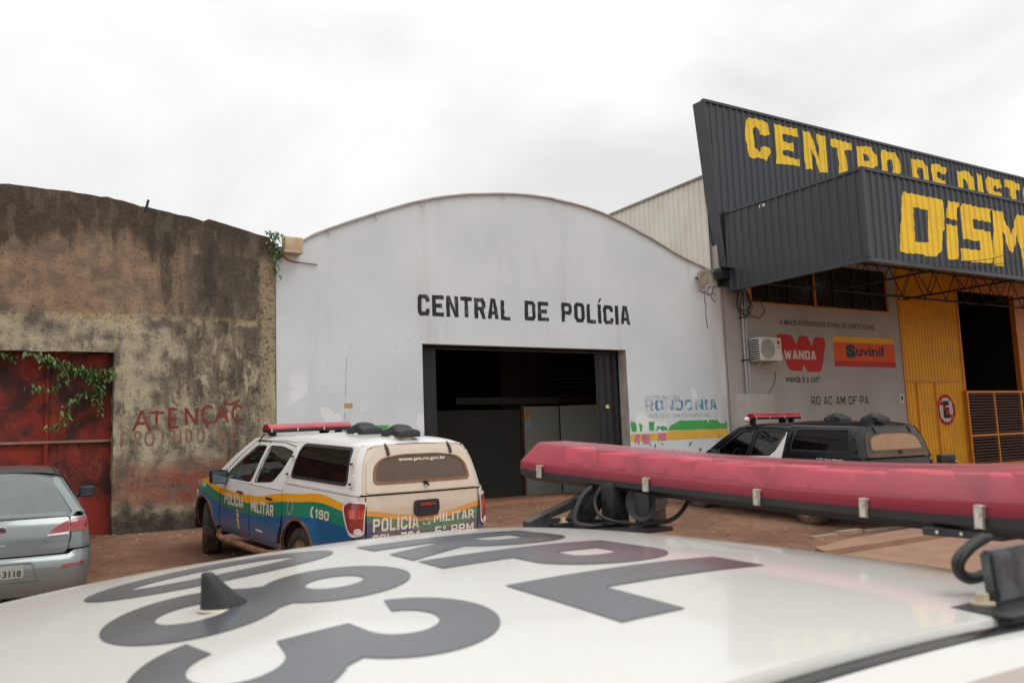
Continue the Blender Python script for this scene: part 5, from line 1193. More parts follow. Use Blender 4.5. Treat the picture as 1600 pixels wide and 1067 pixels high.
    for s in (1, -1):
        # tail lamps wrap round the corner
        def cf_(u, w, s=s):
            # u from 0 on the rear face to .34 along the side
            if u < .10: q = RF(s * (.755 + u * .9), w) if u < .07 else None
            if u < .07: return q
            t = (u - .07); q2 = lower(.035 + t, w); 
            return (q2[0], s * q2[1], q2[2])
        def lampf(u, w, s=s):
            ang = min(1, u / .16); 
            if u < .14: 
                a = u / .14 * PI / 2; R_ = .105; Y = base_w(0) - inset(.3, w); return (R_ - R_ * math.cos(max(0, a)) - .018 - .004, s * (Y - R_ + R_ * math.sin(a) + .012), w)
            q = lower(.105 - .018 + (u - .14), w); return (q[0], s * (q[1] + .012), w)
        LP = roundpoly([(-.0, .84), (.10, .82), (.16, .86), (.28, 1.06), (.27, 1.11), (.18, 1.145), (-.0, 1.14)], .035, 3)
        lf = lampf
        lp_ = sheet('tail_lamp', 'lamp_red', [LP], lf, root, cell=.03, rim=.02, flip=s > 0, off=.006)
        sheet('lamp_trim', TW, [roundpoly([(-.012, .81), (.11, .785), (.19, .85), (.32, 1.06), (.30, 1.14), (.19, 1.17), (-.012, 1.165)], .04, 3), LP], lf, root, cell=.03, flip=s > 0, off=.002) if liv.get('muddy') else None
        sheet('reversing_lens', 'lamp_white', [arc(.05, .85, .034, 0, 360, 14)[:-1]], lf, lp_, cell=.04, flip=s > 0, off=.010); sheet('amber_lens', 'lamp_orange', [roundpoly([(.0, .98), (.14, .98), (.18, 1.07), (.0, 1.07)], .02)], lf, lp_, cell=.04, flip=s > 0, off=.008)
    rbm = lambda u, w: (-.14 + .10 * (abs(u) / .8) ** 4, -u, w)
    sheet('rear_bumper', 'plate_grey', [roundpoly([(-.84, .40), (.84, .40), (.84, .58), (.5, .62), (-.5, .62), (-.84, .58)], .03)], rbm, root, cell=.1, rim=.12)
    box('bumper_step', -.12, .05, -.8, .8, .585, .605, 'black_plastic', root)
    box('number_plate', -.165, -.155, -.2, .2, .44, .57, 'plate_grey', root)
    # roof vents on the canopy, lightbar, aerial
    for x in (.40, 1.22):
        v_ = empty('roof_vent', (x, .06, 1.815), parent=root)
        bm = bmesh.new(); secs = [(-.19, .13, .045), (-.165, .15, .085), (-.06, .14, .105), (-.03, .12, .135), (.06, .12, .14), (.10, .14, .115), (.16, .165, .085), (.185, .165, .02)]
        rings = []
        for xx, w_, h__ in secs: rings.append([bm.verts.new((xx, w_ * math.cos(a), .0 + h__ * max(0, math.sin(a)) ** .3)) for a in [math.radians(k * 15) for k in range(13)]])
        for i in range(len(rings) - 1):
            for k in range(12): bm.faces.new((rings[i][k], rings[i][k + 1], rings[i + 1][k + 1], rings[i + 1][k]))
        bm.faces.new(rings[0]); bm.faces.new(rings[-1][::-1]); bmesh.ops.recalc_face_normals(bm, faces=bm.faces)
        finish(bm, 'cowl', 'black_plastic', v_, sharp=40); lathe('collar', [(.15, -.04), (.14, .01), (.12, .012)], TW, v_, 24, (0, 0, 0), 'Z'); box('louvre', -.18, -.15, -.14, .14, .012, .030, 'black_metal', v_)
    lb = lightbar(root, 2.93, 0, liv['bar_z'], 1.22, .27, .065, .045, liv.get('bar_tilt', 0))
    for s in (1, -1):
        box('bar_foot', 2.87, 3.0, s * .50 - .03, s * .50 + .03, 1.73, liv['bar_z'] + .005, 'black_metal', root, .008); tube('bar_strap', [(2.95, s * .60, 1.75), (2.96, s * .655, 1.68), (2.97, s * .66, 1.64)], .010, 'black_plastic', root, 6)
    lathe('siren_horn', [(.03, 0), (.05, .03), (.085, .11), (.08, .11)], 'black_metal', root, 16, (2.87, -.30, 1.80), 'X')
    # cabin
    cabn = empty('cabin', parent=root)
    box('dashboard', 3.55, 3.95, -.70, .70, .75, 1.10, 'interior', cabn, .03); box('floor', 1.8, 3.9, -.78, .78, .50, .56, 'interior', cabn); box('rear_wall', 1.80, 1.84, -.66, .66, .5, 1.62, 'interior', cabn); box('headliner', 1.8, 3.1, -.54, .54, 1.66, 1.68, 'seat', cabn)
    for x, w_ in ((2.75, .26), (1.98, .62)):
        for y in ((-.38, .38) if x > 2.5 else (0,)):
            box('seat_cushion', x, x + .5, y - w_, y + w_, .62, .80, 'seat', cabn, .04)
            bm = bmesh.new(); vs = box_bm(bm, x - .08, x + .06, y - w_, y + w_, .78, 1.32, .04)
            for v in bm.verts: v.co.x -= (v.co.z - .78) * .22
            finish(bm, 'seat_back', 'seat', cabn)
            for yy in ((y,) if x > 2.5 else (-.36, .36)): box('headrest', x - .20, x - .10, yy - .12, yy + .12, 1.36, 1.54, 'seat', cabn, .03)
    sw = empty('steering_wheel', (3.42, .38, 1.08), parent=cabn); sw.rotation_euler = (0, math.radians(-62), 0)
    tube('wheel_rim', [(.19 * math.cos(k * PI / 12), .19 * math.sin(k * PI / 12), 0) for k in range(25)], .016, 'seat', sw, 6); box('hub', -.17, .17, -.04, .04, -.02, .02, 'interior', sw, .01)
    return root, dict(lower=lower, cab=cab, cany=cany, rear=rf_flip, tg=tg, hatch=hatch, hood=hood)
LIV1 = dict(bar_z=1.785, side='livery_side', rear='livery_rear', cab='truck_white', canopy='truck_white', hood='truck_white', pillar='truck_white', roof='truck_white', croof='truck_white', cglass='tint', rglass='dusty_glass', hatch='dusty_white', seal=simple('seal_dusty', (.24, .12, .06, 1), .8), muddy=True, steer=math.radians(-24), bar_tilt=math.radians(-1.0))
t1, F1 = pickup('white, yellow, green and blue police pickup parked nose in beside the white hall', (4.301, 8.864, -.044), math.radians(97.8), .068, LIV1)
LIV2 = dict(bar_z=1.83, side='truck_black', rear='truck_black', cab='truck_black', canopy='truck_black', hood='truck_black', pillar='truck_black', roof='truck_black', croof='truck_black', cglass='tint', rglass='very_dusty', hatch='dusty_black', seal='dusty_black', dark_a=True, steer=0, tyre='tyre_dusty', bar_tilt=math.radians(.5), mirror='black_plastic')
t2, F2 = pickup('black police pickup with white doors parked in front of the grey paint store', (13.167, 8.903, -.035), math.radians(84.65), .046, LIV2)
# doors of the second pickup are white
def swap(root, names, mat):
    for o in root.children:
        if o.name.split('.')[0] in names:
            o.data.materials.clear(); o.data.materials.append(M[mat])
M['door_white'] = carpaint('door_white', (.74, .74, .73, 1), dirt_lo=.3, dirt_hi=1.1, amount=.3)
swap(t2, ('rear_door', 'front_door'), 'door_white')
both(lambda s: sheet('white_quarter', 'door_white', [[(1.84, 1.13), (2.70, 1.13), (2.70, 1.15), (2.15, 1.175), (2.03, 1.28), (1.96, 1.40), (1.875, 1.575), (1.90, 1.60), (1.86, 1.61), (1.84, 1.4)]], mirf(F2['cab'], s), t2, cell=.07, flip=s > 0, off=.004))
# lettering and marks on the first pickup
def side_txt(F, root, s_, x0, x1, z0, z1, mat='white_letter', bold=.05, fn=None, off=.004, **k):
    """reads left to right on the left-hand side, where the truck's nose points left"""
    f = lambda u, w: (fn or F['lower'])(-u, w)
    if s_.upper() == s_: return block('lettering', s_, mat, -x0, -x1, z0, z1, f, root, a=.28, b=.2, gap=.18, off=off, cell=.08)
    return lettering('lettering', s_, mat, -x0, -x1, z0, z1, f, root, bold=bold, off=off, cell=.08, **k)
side_txt(F1, t1, 'POLÍCIA', 3.54, 2.90, .80, .945); side_txt(F1, t1, 'MILITAR', 2.66, 1.98, .79, .93); side_txt(F1, t1, '190', .90, .56, .90, 1.0); side_txt(F1, t1, 'CPL 794', 4.72, 4.24, .96, 1.02, bold=.03)
ls = lambda u, w: F1['lower'](-u, w)
sheet('phone_mark', 'white_letter', [roundpoly([(-.985, .90), (-.93, .89), (-.935, .925), (-.96, .93), (-.96, .985), (-.935, .99), (-.93, 1.02), (-.985, 1.01), (-1.0, .955)], .01)], ls, t1, cell=.1, off=.004)
sheet('oval_mark', 'white_letter', [[(-1.52 + .072 * math.cos(a), .96 + .095 * math.sin(a)) for a in [k * PI / 12 for k in range(24)]], [(-1.52 + .064 * math.cos(a), .96 + .087 * math.sin(a)) for a in [k * PI / 12 for k in range(24)]]], ls, t1, cell=.1, off=.004)
sheet('coat_of_arms', simple('crest', srgb(206, 180, 120), .6, var=.3, scale=40), [[(-3.14, .70), (-3.10, .72), (-3.13, .75), (-3.10, .77), (-3.07, .76), (-3.06, .72), (-3.02, .70), (-3.05, .66), (-3.02, .62), (-3.03, .56), (-3.0, .53), (-3.06, .51), (-3.11, .54), (-3.08, .60), (-3.12, .63), (-3.10, .67)]], ls, t1, cell=.1, off=.004)
sheet('small_text', 'white_letter', [[(-2.50, .56), (-2.30, .555), (-2.30, .58), (-2.50, .585)]], ls, t1, cell=.1, off=.004)
def rear_txt(s_, x0, x1, z0, z1, mat='white_letter', par=None, bold=.045, off=.004): return block('lettering', s_, mat, x0, x1, z0, z1, F1['rear'], par or F1['tg'], a=.28, b=.2, gap=.18, off=off, cell=.08) if s_[0] != 'w' else lettering('lettering', s_, mat, x0, x1, z0, z1, F1['rear'], par, bold=bold, off=off, cell=.08)
rear_txt('POLÍCIA', -.67, -.10, .83, .97); rear_txt('MILITAR', .10, .68, .87, .97); rear_txt('CPL  794', -.67, -.08, .70, .80); rear_txt('5º BPM', .12, .68, .72, .82)
rear_txt('www.pm.ro.gov.br', -.30, .34, 1.55, 1.60, par=F1['hatch'], bold=.03, off=.003)
# lettering on the second
side_txt(F2, t2, '4º DP - Porto Velho-RO', 1.0, .42, 1.16, 1.195, 'clean_letter', .02, None, .005)
f2s = lambda u, w: F2['lower'](-u, w)
side_txt(F2, t2, 'POLÍCIA CIVIL', 4.75, 4.0, .93, .99, 'clean_letter', .03)
sheet('green_flag_mark', 'print_green', [roundpoly([(-3.92, 1.03), (-3.79, 1.03), (-3.79, 1.10), (-3.92, 1.10)], .01)], f2s, t2, cell=.1, off=.005)
sp = lathe('spotlight', [(.0001, -.02), (.05, -.01), (.06, .02), (.045, .07), (.02, .09)], 'lamp_white', t2, 16, (2.95, .60, 1.83), 'Y')
# ------------------------------------------------------------------ passenger cars
def saloon(name, label, loc, rz, tilt, p, group=None):
    root = empty(name, loc, rz, label, 'car'); root.rotation_mode = 'QUATERNION'
    root.rotation_quaternion = (Matrix.Rotation(rz, 4, 'Z') @ Matrix.Rotation(-tilt, 4, 'Y')).to_quaternion()
    paint = p['paint']; HWd = p['w']; Lc = p['length']; RA, FA = p['axles']; wr = p['wr']; R = .22
    belt = lambda x: interp(p['belt'], x)
    def Y(z, x=1.5):
        y = HWd
        if z < .50: y -= .07 * ((.50 - z) / .3) ** 2
        if z > .62: y -= .05 * ((z - .62) / .4) ** 1.6
        if x > FA: y -= .13 * ((x - FA) / .8) ** 2
        y += .010 * math.exp(-((z - .70) / .03) ** 2)
        return y
    XR = [(.15, .08), (.22, .03), (.35, .0), (.50, .0), (.58, .015), (.63, .07), (.80, .085), (.92, .12), (.985, .17), (1.01, .24)]
    kz = p.get('kz', 1.0)
    xr = lambda z: sinterp(XR, z / kz)
    U0 = HWd - R - .03; UA = PI * R / 2
    def wrap(U, z):
        s = 1 if U >= 0 else -1; u = abs(U) - U0
        yy = Y(z) - HWd + U0 + R + .03 - .0
        if u < 0: return (xr(z) + .03 * (abs(U) / U0) ** 2 - .03, s * (yy - R - .0 + u), z)
        if u < UA: a = u / R; return (xr(z) * math.cos(a) ** .7 + R * (1 - math.cos(a)), s * (yy - R + R * math.sin(a)), z)
        x = R + (u - UA); return (x, s * Y(z, x), z)
    rw = lambda U, z: wrap(-U, z)            # seen from behind: left of the view is the car's left
    XU = lambda x: x - R + UA + U0
    def side(x, z): return (x, Y(z, x), z)
    def green(x, z):
        b = belt(x); y = Y(b, x) - max(0, z - b) * p['lean'] - .01; return (x, y, z)
    def mk(nm, mat, P, fn, s=1, rim=.03, off=0, cell=.06, r=.012, par=None):
        return sheet(nm, mat, [roundpoly(q, r, 2) for q in (P if isinstance(P[0][0], tuple) else [P])], mirf(fn, s), par or root, cell=cell, rim=rim, flip=s > 0, off=off)
    AR_ = lambda cx, a0, a1: arc(cx, wr, wr + .06, a0, a1, 14)
    bz = .99 * kz
    # rear: bumper, boot lid, quarters
    bmp = sheet('rear_bumper', paint, [roundpoly([(-XU(RA - wr - .09), .24), (XU(RA - wr - .09), .24), (XU(RA - wr - .09), .58), (XU(.30), .66), (.62, .66), (.58, .625), (-.58, .625), (-.62, .66), (-XU(.30), .66), (-XU(RA - wr - .09), .58)], .02)], rw, root, cell=.05, rim=.04)
    boot = sheet('boot_lid', paint, [roundpoly([(-.545, .64), (.545, .64), (.60, .80), (.62, bz), (-.62, bz), (-.60, .80)], .03)], rw, root, cell=.04, rim=.03)
    for s in (1, -1):
        q = [(XU(.55), bz), (.63, bz), (.612, .80), (.56, .672), (XU(.31), .672)] ; 
        QP = [(.632, bz), (.612, .80), (.565, .675), (XU(.30), .675), (XU(RA - wr - .08), .60)] + [(XU(x), z) for x, z in AR_(RA, 165, 15)] + [(XU(RA + wr + .14), .30), (XU(RA + wr + .25), .45), (XU(RA + wr + .22), belt(1.3) - .005), (XU(.55), bz)]
        f = (lambda u, w, s=s: wrap(s * u, w))
        sheet('rear_quarter', paint, [QP], f, root, cell=.05, rim=.03, flip=s > 0)
        # lamps across the boot edge and round the corner
        for k, (LP, nm) in enumerate((([(.40, .835), (.59, .845), (.615, .955), (.50, .915)], 'tail_lamp'), ([(.60, .845), (XU(.10), .845), (XU(.17), .91), (XU(.13), .965), (.80, .985), (.625, .957)], 'tail_lamp'))):
            o = sheet(nm, 'lamp_red', [roundpoly(LP, .02, 3)], f, root, cell=.03, rim=.02, flip=s > 0, off=.012)
            if k == 0: sheet('reversing_lens', 'lamp_white', [[(.385, .815), (.585, .822), (.59, .843), (.395, .834)]], f, o, cell=.05, rim=.015, flip=s > 0, off=.013)
        sheet('reflector', 'lamp_red', [roundpoly([(.50, .50), (.73, .515), (.74, .545), (.52, .53)], .01)], f, bmp, cell=.05, rim=.01, flip=s > 0, off=.006)
        x1 = FA - wr - .10; xb = (RA + wr + .24 + x1) / 2 + .03
        mk('rear_door', paint, [(RA + wr + .155, .30), (xb - .008, .30), (xb - .008, belt(xb) - .003), (RA + wr + .235, belt(1.4) - .003), (RA + wr + .265, .46)], side, s)
        mk('front_door', paint, [(xb + .008, .30), (x1, .30), (x1 + .06, belt(x1) - .003), (xb + .008, belt(xb) - .003)], side, s)
        mk('front_fender', paint, [(x1 + .012, .28)] + AR_(FA, 170, 8) + [(Lc - .16, .50), (Lc - .22, .72), (FA, belt(FA) - .02), (x1 + .07, belt(x1) - .003)], side, s, r=.004)
        mk('sill', 'black_plastic', [(RA + wr + .07, .19), (x1 - .0, .19), (x1, .295), (RA + wr + .1, .295)], side, s)
        for xx in (xb - .16, x1 - .86 + .0):
            q = side(xx, belt(xx) - .10); box('door_handle', xx - .07, xx + .07, s * q[1] + (0 if s > 0 else -.03), s * q[1] + (.03 if s > 0 else 0), q[2] - .014, q[2] + .014, 'chrome' if p.get('chrome') else paint, root, .006)
        # greenhouse
        rx0, rx1 = p['roof']; ze = p['redge']
        bxr, bxf = p['rw_base'], p['ws_base']
        C0, C1 = (bxr, belt(bxr)), (rx0, ze(rx0)); A0, A1 = (bxf, belt(bxf)), (rx1, ze(rx1))
        cap = [(x, ze(x)) for x in fr(rx0, rx1, .15)]
        outer = [C0, A0, A1] + cap[::-1] + [C1]
        bp = xb - .02
        W1 = [(lerp(C0[0], C1[0], .45) + .18, belt(1.2) + .035), (bp, belt(bp) + .03), (bp, ze(bp) - .065), (rx0 + .26, ze(rx0 + .26) - .065), (rx0 + .12, ze(rx0) - .10)]
        W2 = [(bp + .06, belt(bp) + .03), (A0[0] - .22, belt(A0[0]) + .03), (rx1 - .02, ze(rx1) - .06), (bp + .06, ze(bp) - .065)]
        sheet('side_frame', paint, [outer, roundpoly(W1, .03, 3), roundpoly(W2, .03, 3)], mirf(green, s), root, cell=.06, rim=.03, flip=s > 0)
        for Wn in (W1, W2):
            sheet('side_window', 'glass' if not p.get('dark') else 'tint', [roundpoly(Wn, .03, 3)], mirf(green, s), root, cell=.1, flip=s > 0, off=-.012)
            H2 = [(lerp(x, sum(v[0] for v in Wn) / len(Wn), -.02), lerp(z, sum(v[1] for v in Wn) / len(Wn), -.06)) for x, z in Wn]
            sheet('window_seal', 'black_plastic', [roundpoly(H2, .03, 3), roundpoly(Wn, .03, 3)], mirf(green, s), root, cell=.1, flip=s > 0, off=.003)
        m = empty('mirror', (A0[0] - .28, s * (HWd - .02), belt(A0[0]) + .08), parent=root)
        bm = bmesh.new(); vs = box_bm(bm, -.05, .09, (0 if s > 0 else -.19), (.19 if s > 0 else 0), -.06, .08, .03); finish(bm, 'shell', 'black_plastic', m, sharp=60)
        box('mirror_glass', -.056, -.0505, s * .095 - .08, s * .095 + .08, -.045, .065, simple('mirror_glass', (.08, .11, .14, 1), .1, .6), m); tube('arm', [(.02, -s * .06, -.05), (.02, s * .04, -.03)], .022, 'black_plastic', m)
        for cx in (RA, FA):
            bm = bmesh.new(); PP = arc(cx, wr, wr + .065, -10, 190, 16); a = [bm.verts.new((x, s * (HWd - .03), z)) for x, z in PP]; b = [bm.verts.new((x, s * .42, z)) for x, z in PP]
            for i in range(len(PP) - 1): bm.faces.new((a[i], a[i + 1], b[i + 1], b[i]))
            bm.faces.new(b); finish(bm, 'wheel_well', 'underbody', root, sharp=60); wheel(root, cx, s * (HWd - .11), wr, wr, .19, 0, s, 'rubber', 'plate_grey', 7)
    def slab(nm, mat, x0, z0, f0, x1, z1, f1, bow, up, n=12, off=0, w0=1, par=None, inset=0):
        bm = bmesh.new(); g = []
        for i in range(n + 1):
            t = i / n; x = lerp(x0, x1, t); z = lerp(z0, z1, t); y = lerp(f0, f1, t) - inset; row = []
            for j in range(17): v = -1 + j / 8; row.append(bm.verts.new((x + bow * (1 - v * v) * (1 - t * .5), v * y, z + up(t) * (1 - v * v) + off + .02 * math.sin(t * PI))))
            g.append(row)
        for i in range(n):
            for j in range(16): bm.faces.new((g[i][j], g[i][j + 1], g[i + 1][j + 1], g[i + 1][j]))
        bmesh.ops.recalc_face_normals(bm, faces=bm.faces)
        if sum(f.normal.z for f in bm.faces) < 0: bmesh.ops.reverse_faces(bm, faces=bm.faces)
        return finish(bm, nm, mat, par or root)
    rx0, rx1 = p['roof']; ze = p['redge']
    yr = lambda x, z: green(x, z)[1] + .003
    crown0 = p['roofz'](rx0, 0) - ze(rx0); crown1 = p['roofz'](rx1, 0) - ze(rx1)
    bxr, bxf = p['rw_base'], p['ws_base']
    slab('rear_window', p['rglass'], bxr, belt(bxr) + .0, yr(bxr, belt(bxr)) - .06, rx0, ze(rx0), yr(rx0, ze(rx0)) - .03, -.10, lambda t: crown0 * t)
    slab('windscreen', 'glass', bxf, belt(bxf), yr(bxf, belt(bxf)), rx1, ze(rx1), yr(rx1, ze(rx1)), .12, lambda t: crown1 * t)
    for s in (1, -1):
        bm = bmesh.new(); g = []
        for i in range(9):
            t = i / 8; x = lerp(bxr, rx0, t); z = lerp(belt(bxr), ze(rx0), t) + .02 * math.sin(t * PI); y = green(x, z)[1]; g.append([bm.verts.new((x - .02, s * (y - .115), z + .012)), bm.verts.new((x - .012, s * (y - .05), z + .012)), bm.verts.new((x + .006, s * (y - .012), z + .004)), bm.verts.new((x + .05, s * (y + .003), z - .02))])
        for i in range(8):
            for k in range(3): bm.faces.new((g[i][k], g[i][k + 1], g[i + 1][k + 1], g[i + 1][k]) if s > 0 else (g[i][k + 1], g[i][k], g[i + 1][k], g[i + 1][k + 1]))
        finish(bm, 'rear_pillar', paint, root, sharp=60)
    # boot deck, bonnet, front
    deck = lambda u, w: (u, w, lerp(bz, belt(bxr) + .012, max(0, min(1, (u - .22) / (bxr - .22)))) + .018 * (1 - (w / .7) ** 2))
    sheet('boot_deck', paint, [[(.20, -.64), (bxr + .10, -.70), (bxr + .10, .70), (.20, .64)]], deck, root, cell=.06, rim=.02)
    hz = lambda u, w: (u, w, lerp(belt(bxf), .74, ((u - bxf) / (Lc - .1 - bxf)) ** 1.5 if u > bxf else 0) + .03 - .05 * (abs(w) / .75) ** 3)
    sheet('bonnet', paint, [roundpoly([(bxf - .08, -.72), (Lc - .25, -.62), (Lc - .08, 0), (Lc - .25, .62), (bxf - .08, .72)], .05)], hz, root, cell=.08, rim=.03)
    fb = lambda u, w: (Lc - .02 - .22 * (abs(u) / HWd) ** 3 - .25 * max(0, w - .55) ** 1.2, u, w)
    sheet('front_bumper', paint, [roundpoly([(-.78, .20), (.78, .20), (.80, .52), (-.80, .52)], .04)], fb, root, cell=.08, rim=.1); sheet('grille', 'black_plastic', [roundpoly([(-.40, .54), (.40, .54), (.42, .66), (-.42, .66)], .03)], fb, root, cell=.08, rim=.05)
    for s in (1, -1): sheet('headlight', 'lamp_white', [roundpoly([(s * .44, .54), (s * .78, .56), (s * .78, .70), (s * .46, .68)][::s], .03)], fb, root, cell=.05, rim=.05)
    bm = bmesh.new(); box_bm(bm, .15, Lc - .2, -.40, .40, .22, .32); box_bm(bm, RA + wr + .1, FA - wr - .1, -HWd + .12, HWd - .12, .22, .30); box_bm(bm, .12, RA - .3, -.6, .6, .30, .6); finish(bm, 'chassis', 'underbody', root, smooth=False)
    cabn = empty('cabin', parent=root)
    box('dashboard', bxf - .55, bxf - .05, -.66, .66, .60, belt(bxf) - .04, 'interior', cabn, .03); box('parcel_shelf', bxr + .05, rx0 + .25, -.60, .60, belt(bxr) - .10, belt(bxr) - .07, 'interior', cabn)
    for x, ww in ((RA + .62, .60), ((RA + FA) / 2 + .35, .25)):
        for y in ((0,) if ww > .5 else (-.36, .36)):
            box('seat_cushion', x, x + .5, y - ww, y + ww, .42, .60, 'seat', cabn, .04); bm = bmesh.new(); box_bm(bm, x - .06, x + .08, y - ww, y + ww, .55, 1.08, .04)
            for v in bm.verts: v.co.x -= (v.co.z - .55) * .25
            finish(bm, 'seat_back', 'seat', cabn)
            for yy in ((y,) if ww < .5 else (-.34, .34)): box('headrest', x - .22, x - .12, yy - .12, yy + .12, 1.10, 1.26, 'seat', cabn, .03)
    sw = empty('steering_wheel', (bxf - .62, .36, .88), parent=cabn); sw.rotation_euler = (0, math.radians(-62), 0)
    tube('wheel_rim', [(.18 * math.cos(k * PI / 12), .18 * math.sin(k * PI / 12), 0) for k in range(25)], .014, 'interior', sw, 6)
    return root, dict(rw=rw, wrap=wrap, green=green, boot=boot, bmp=bmp)
# silver saloon on the left
sz = lambda x: interp([(.98, 1.355), (1.3, 1.375), (1.8, 1.375), (2.15, 1.345)], x)
def sroof(x, y): return sz(x) + .06 * (1 - (y / .55) ** 2)
PS = dict(paint='silver', w=.815, length=4.13, axles=(.80, 3.20), wr=.295, belt=[(.4, 1.0), (1.2, .975), (2.2, .94), (2.9, .92), (4, .82)], lean=.60, roof=(.98, 2.15), redge=sz, roofz=sroof, rw_base=.46, ws_base=2.95, rglass='silver_glass', chrome=True)
sv, FS = saloon('saloon_car', 'silver saloon car parked facing the rusted red gate, seen from behind', (.28, 10.19, .079), math.radians(86.9), .060, PS)
o = loft = None
bm = bmesh.new(); g = []
for i in range(21):
    x = lerp(.96, 2.17, i / 20); y0 = FS['green'](x, sz(x))[1] + .004; row = []
    for j in range(25):
        v = math.sin((-1 + j / 12) * PI / 2); row.append(bm.verts.new((x - .04 * (1 - v * v) * (1 - i / 10), v * y0, sz(x) + .062 * (1 - abs(v) ** 2.6) ** .6)))
    g.append(row)
for i in range(20):
    for j in range(24): bm.faces.new((g[i][j], g[i + 1][j], g[i + 1][j + 1], g[i][j + 1]))
finish(bm, 'roof', 'silver', sv, sharp=50)
for s in (1, -1): tube('roof_gutter', [(x, s * (FS['green'](x, sz(x))[1] - .045), sz(x) + .042) for x in [lerp(1.0, 2.15, k / 12) for k in range(13)]], .006, 'black_plastic', sv, 6)
bt = FS['boot']; rw = FS['rw']
lathe('badge', [(.0001, -.012), (.030, -.012), (.036, -.004), (.050, -.008), (.055, 0)], 'chrome', bt, 24, (.095, 0, .885), 'X'); 
lathe('badge_centre', [(.0001, -.0165), (.036, -.0145)], simple('badge_red', (.12, .02, .03, 1), .3), bt, 24, (.095, 0, .885), 'X')
def badge_txt(): return lettering('badge_text', 'FIAT', 'chrome', -.024, .024, .873, .897, lambda u, w: (.0785, -u, w), bt, bold=.02, cell=1, off=.001)
badge_txt()
sheet('boot_lock', 'chrome', [arc(0, .755, .012, 0, 360, 10)[:-1]], rw, bt, cell=1, off=.006, rim=.006); sheet('model_mark', 'chrome', [[(.36, .77), (.40, .77), (.40, .785), (.36, .785)]], rw, bt, cell=1, off=.004)
pl = sheet('number_plate', 'plate_grey', [roundpoly([(-.20, .435), (.20, .435), (.20, .565), (-.20, .565)], .008)], lambda u, w: (-.035, -u, w), FS['bmp'], cell=1, rim=.012)
def pt(s_, x0, x1, z0, z1, b=.01): return lettering('plate_text', s_, 'black_ink', x0, x1, z0, z1, lambda u, w: (-.035, -u, w), pl, bold=b, cell=1, off=.002)
pt('3118', -.0 + .02, .18, .452, .515, .02); pt('-', -.02, .005, .478, .486)
rc = sheet('plate_recess', 'silver', [roundpoly([(-.33, .40), (.33, .40), (.25, .585), (-.25, .585)], .03), roundpoly([(-.30, .415), (.30, .415), (.235, .572), (-.235, .572)], .03)], rw, FS['bmp'], cell=.05, off=.008, rim=.01)
tube('exhaust', [(-.06, .55, .20), (.3, .55, .21)], .022, 'rusty_box', sv, 10)
# ------------------------------------------------------------------ white car in front of the camera
TH = -.047; OX, OY = .354, 1.065; SH = 1.65          # roof frame: origin on the centre line, local x = roof x + SH
RP = dict(zc=1.5425, b=.19, b2=.122, xc=.362, c=.024, a=.03)
def RZ(x, y):
    dx = x - RP['xc']; e = max(0, x - .86)
    return RP['zc'] - RP['a'] * y * y - RP['c'] * y ** 4 - (RP['b'] if dx > 0 else RP['b2']) * dx * dx - 1.2 * e * e - .12 * max(0, y) ** 4 * math.exp(-((x - .2) / .45) ** 2)
YE = .640
rzc = lambda x, y: RZ(x - SH, y)
def rze(x): return rzc(x, -YE) - .024
RX0, RX1 = 1.02, 2.66
PN = dict(paint='near_white', w=.84, length=4.35, axles=(.85, 3.40), wr=.30, belt=[(.4, 1.0), (1.2, .98), (2.2, .95), (3.1, .93), (4.2, .82)], lean=.36, roof=(RX0, RX1), redge=rze, roofz=rzc, rw_base=.50, ws_base=3.40, rglass='tint', dark=True)
nl = (OX - SH * math.cos(TH), OY - SH * math.sin(TH), 0)
nc, FN = saloon('near_police_car', 'white police car with dark roof lettering and a red lightbar, nearest the viewer', nl, TH, 0, PN)
bm = bmesh.new(); g = []
ys_ = sorted(set([round(-.595 + i * .0425, 4) for i in range(29)] + [-.597, .597]))
for i in range(71):
    x = lerp(RX0 - .01, RX1 + .01, i / 70)
    g.append([bm.verts.new((x, y, rzc(x, y))) for y in ys_])
for i in range(70):
    for j in range(len(ys_) - 1): bm.faces.new((g[i][j], g[i + 1][j], g[i + 1][j + 1], g[i][j + 1]))
finish(bm, 'roof', 'near_white', nc)
M['trim_black'] = simple('trim_black', (.016, .015, .015, 1), .25, var=.3, scale=8, dirt=(.12, .10, .08, 1), dirtamt=.3)
for s in (1, -1):
    for (y0, y1, dz0, dz1, nm, mt) in ((.597, .600, 0, -.010, 'roof_edge', 'near_white'), (.6001, .626, -.010, -.008, 'ditch_trim', 'trim_black'), (.6265, .668, -.006, -.018, 'door_top_frame', 'near_white')):
        bm = bmesh.new(); n = 50; R_ = []
        for i in range(n + 1):
            x = lerp(RX0 - .01, RX1 + .01, i / n); ym = (y0 + y1) / 2
            if nm == 'ditch_trim': q = [(y0, dz0 - .004), (y0 + .003, dz0 + .003), (ym, dz0 + .006), (y1 - .003, dz1 + .001), (y1, dz1 - .006)]
            elif nm == 'roof_edge': q = [(y0, 0), (y1 - .001, -.003), (y1, -.016)]
            else: q = [(y0, dz0 - .008), (y0 + .002, dz0), (ym, -.008), (y1, dz1), (y1 + .003, dz1 - .022)]
            R_.append([bm.verts.new((x, s * y, rzc(x, s * .60) + d)) for y, d in q])
        for i in range(n):
            for k in range(len(R_[0]) - 1): bm.faces.new((R_[i][k], R_[i + 1][k], R_[i + 1][k + 1], R_[i][k + 1]) if s > 0 else (R_[i][k + 1], R_[i + 1][k + 1], R_[i + 1][k], R_[i][k]))
        finish(bm, nm, mt, nc, sharp=50)
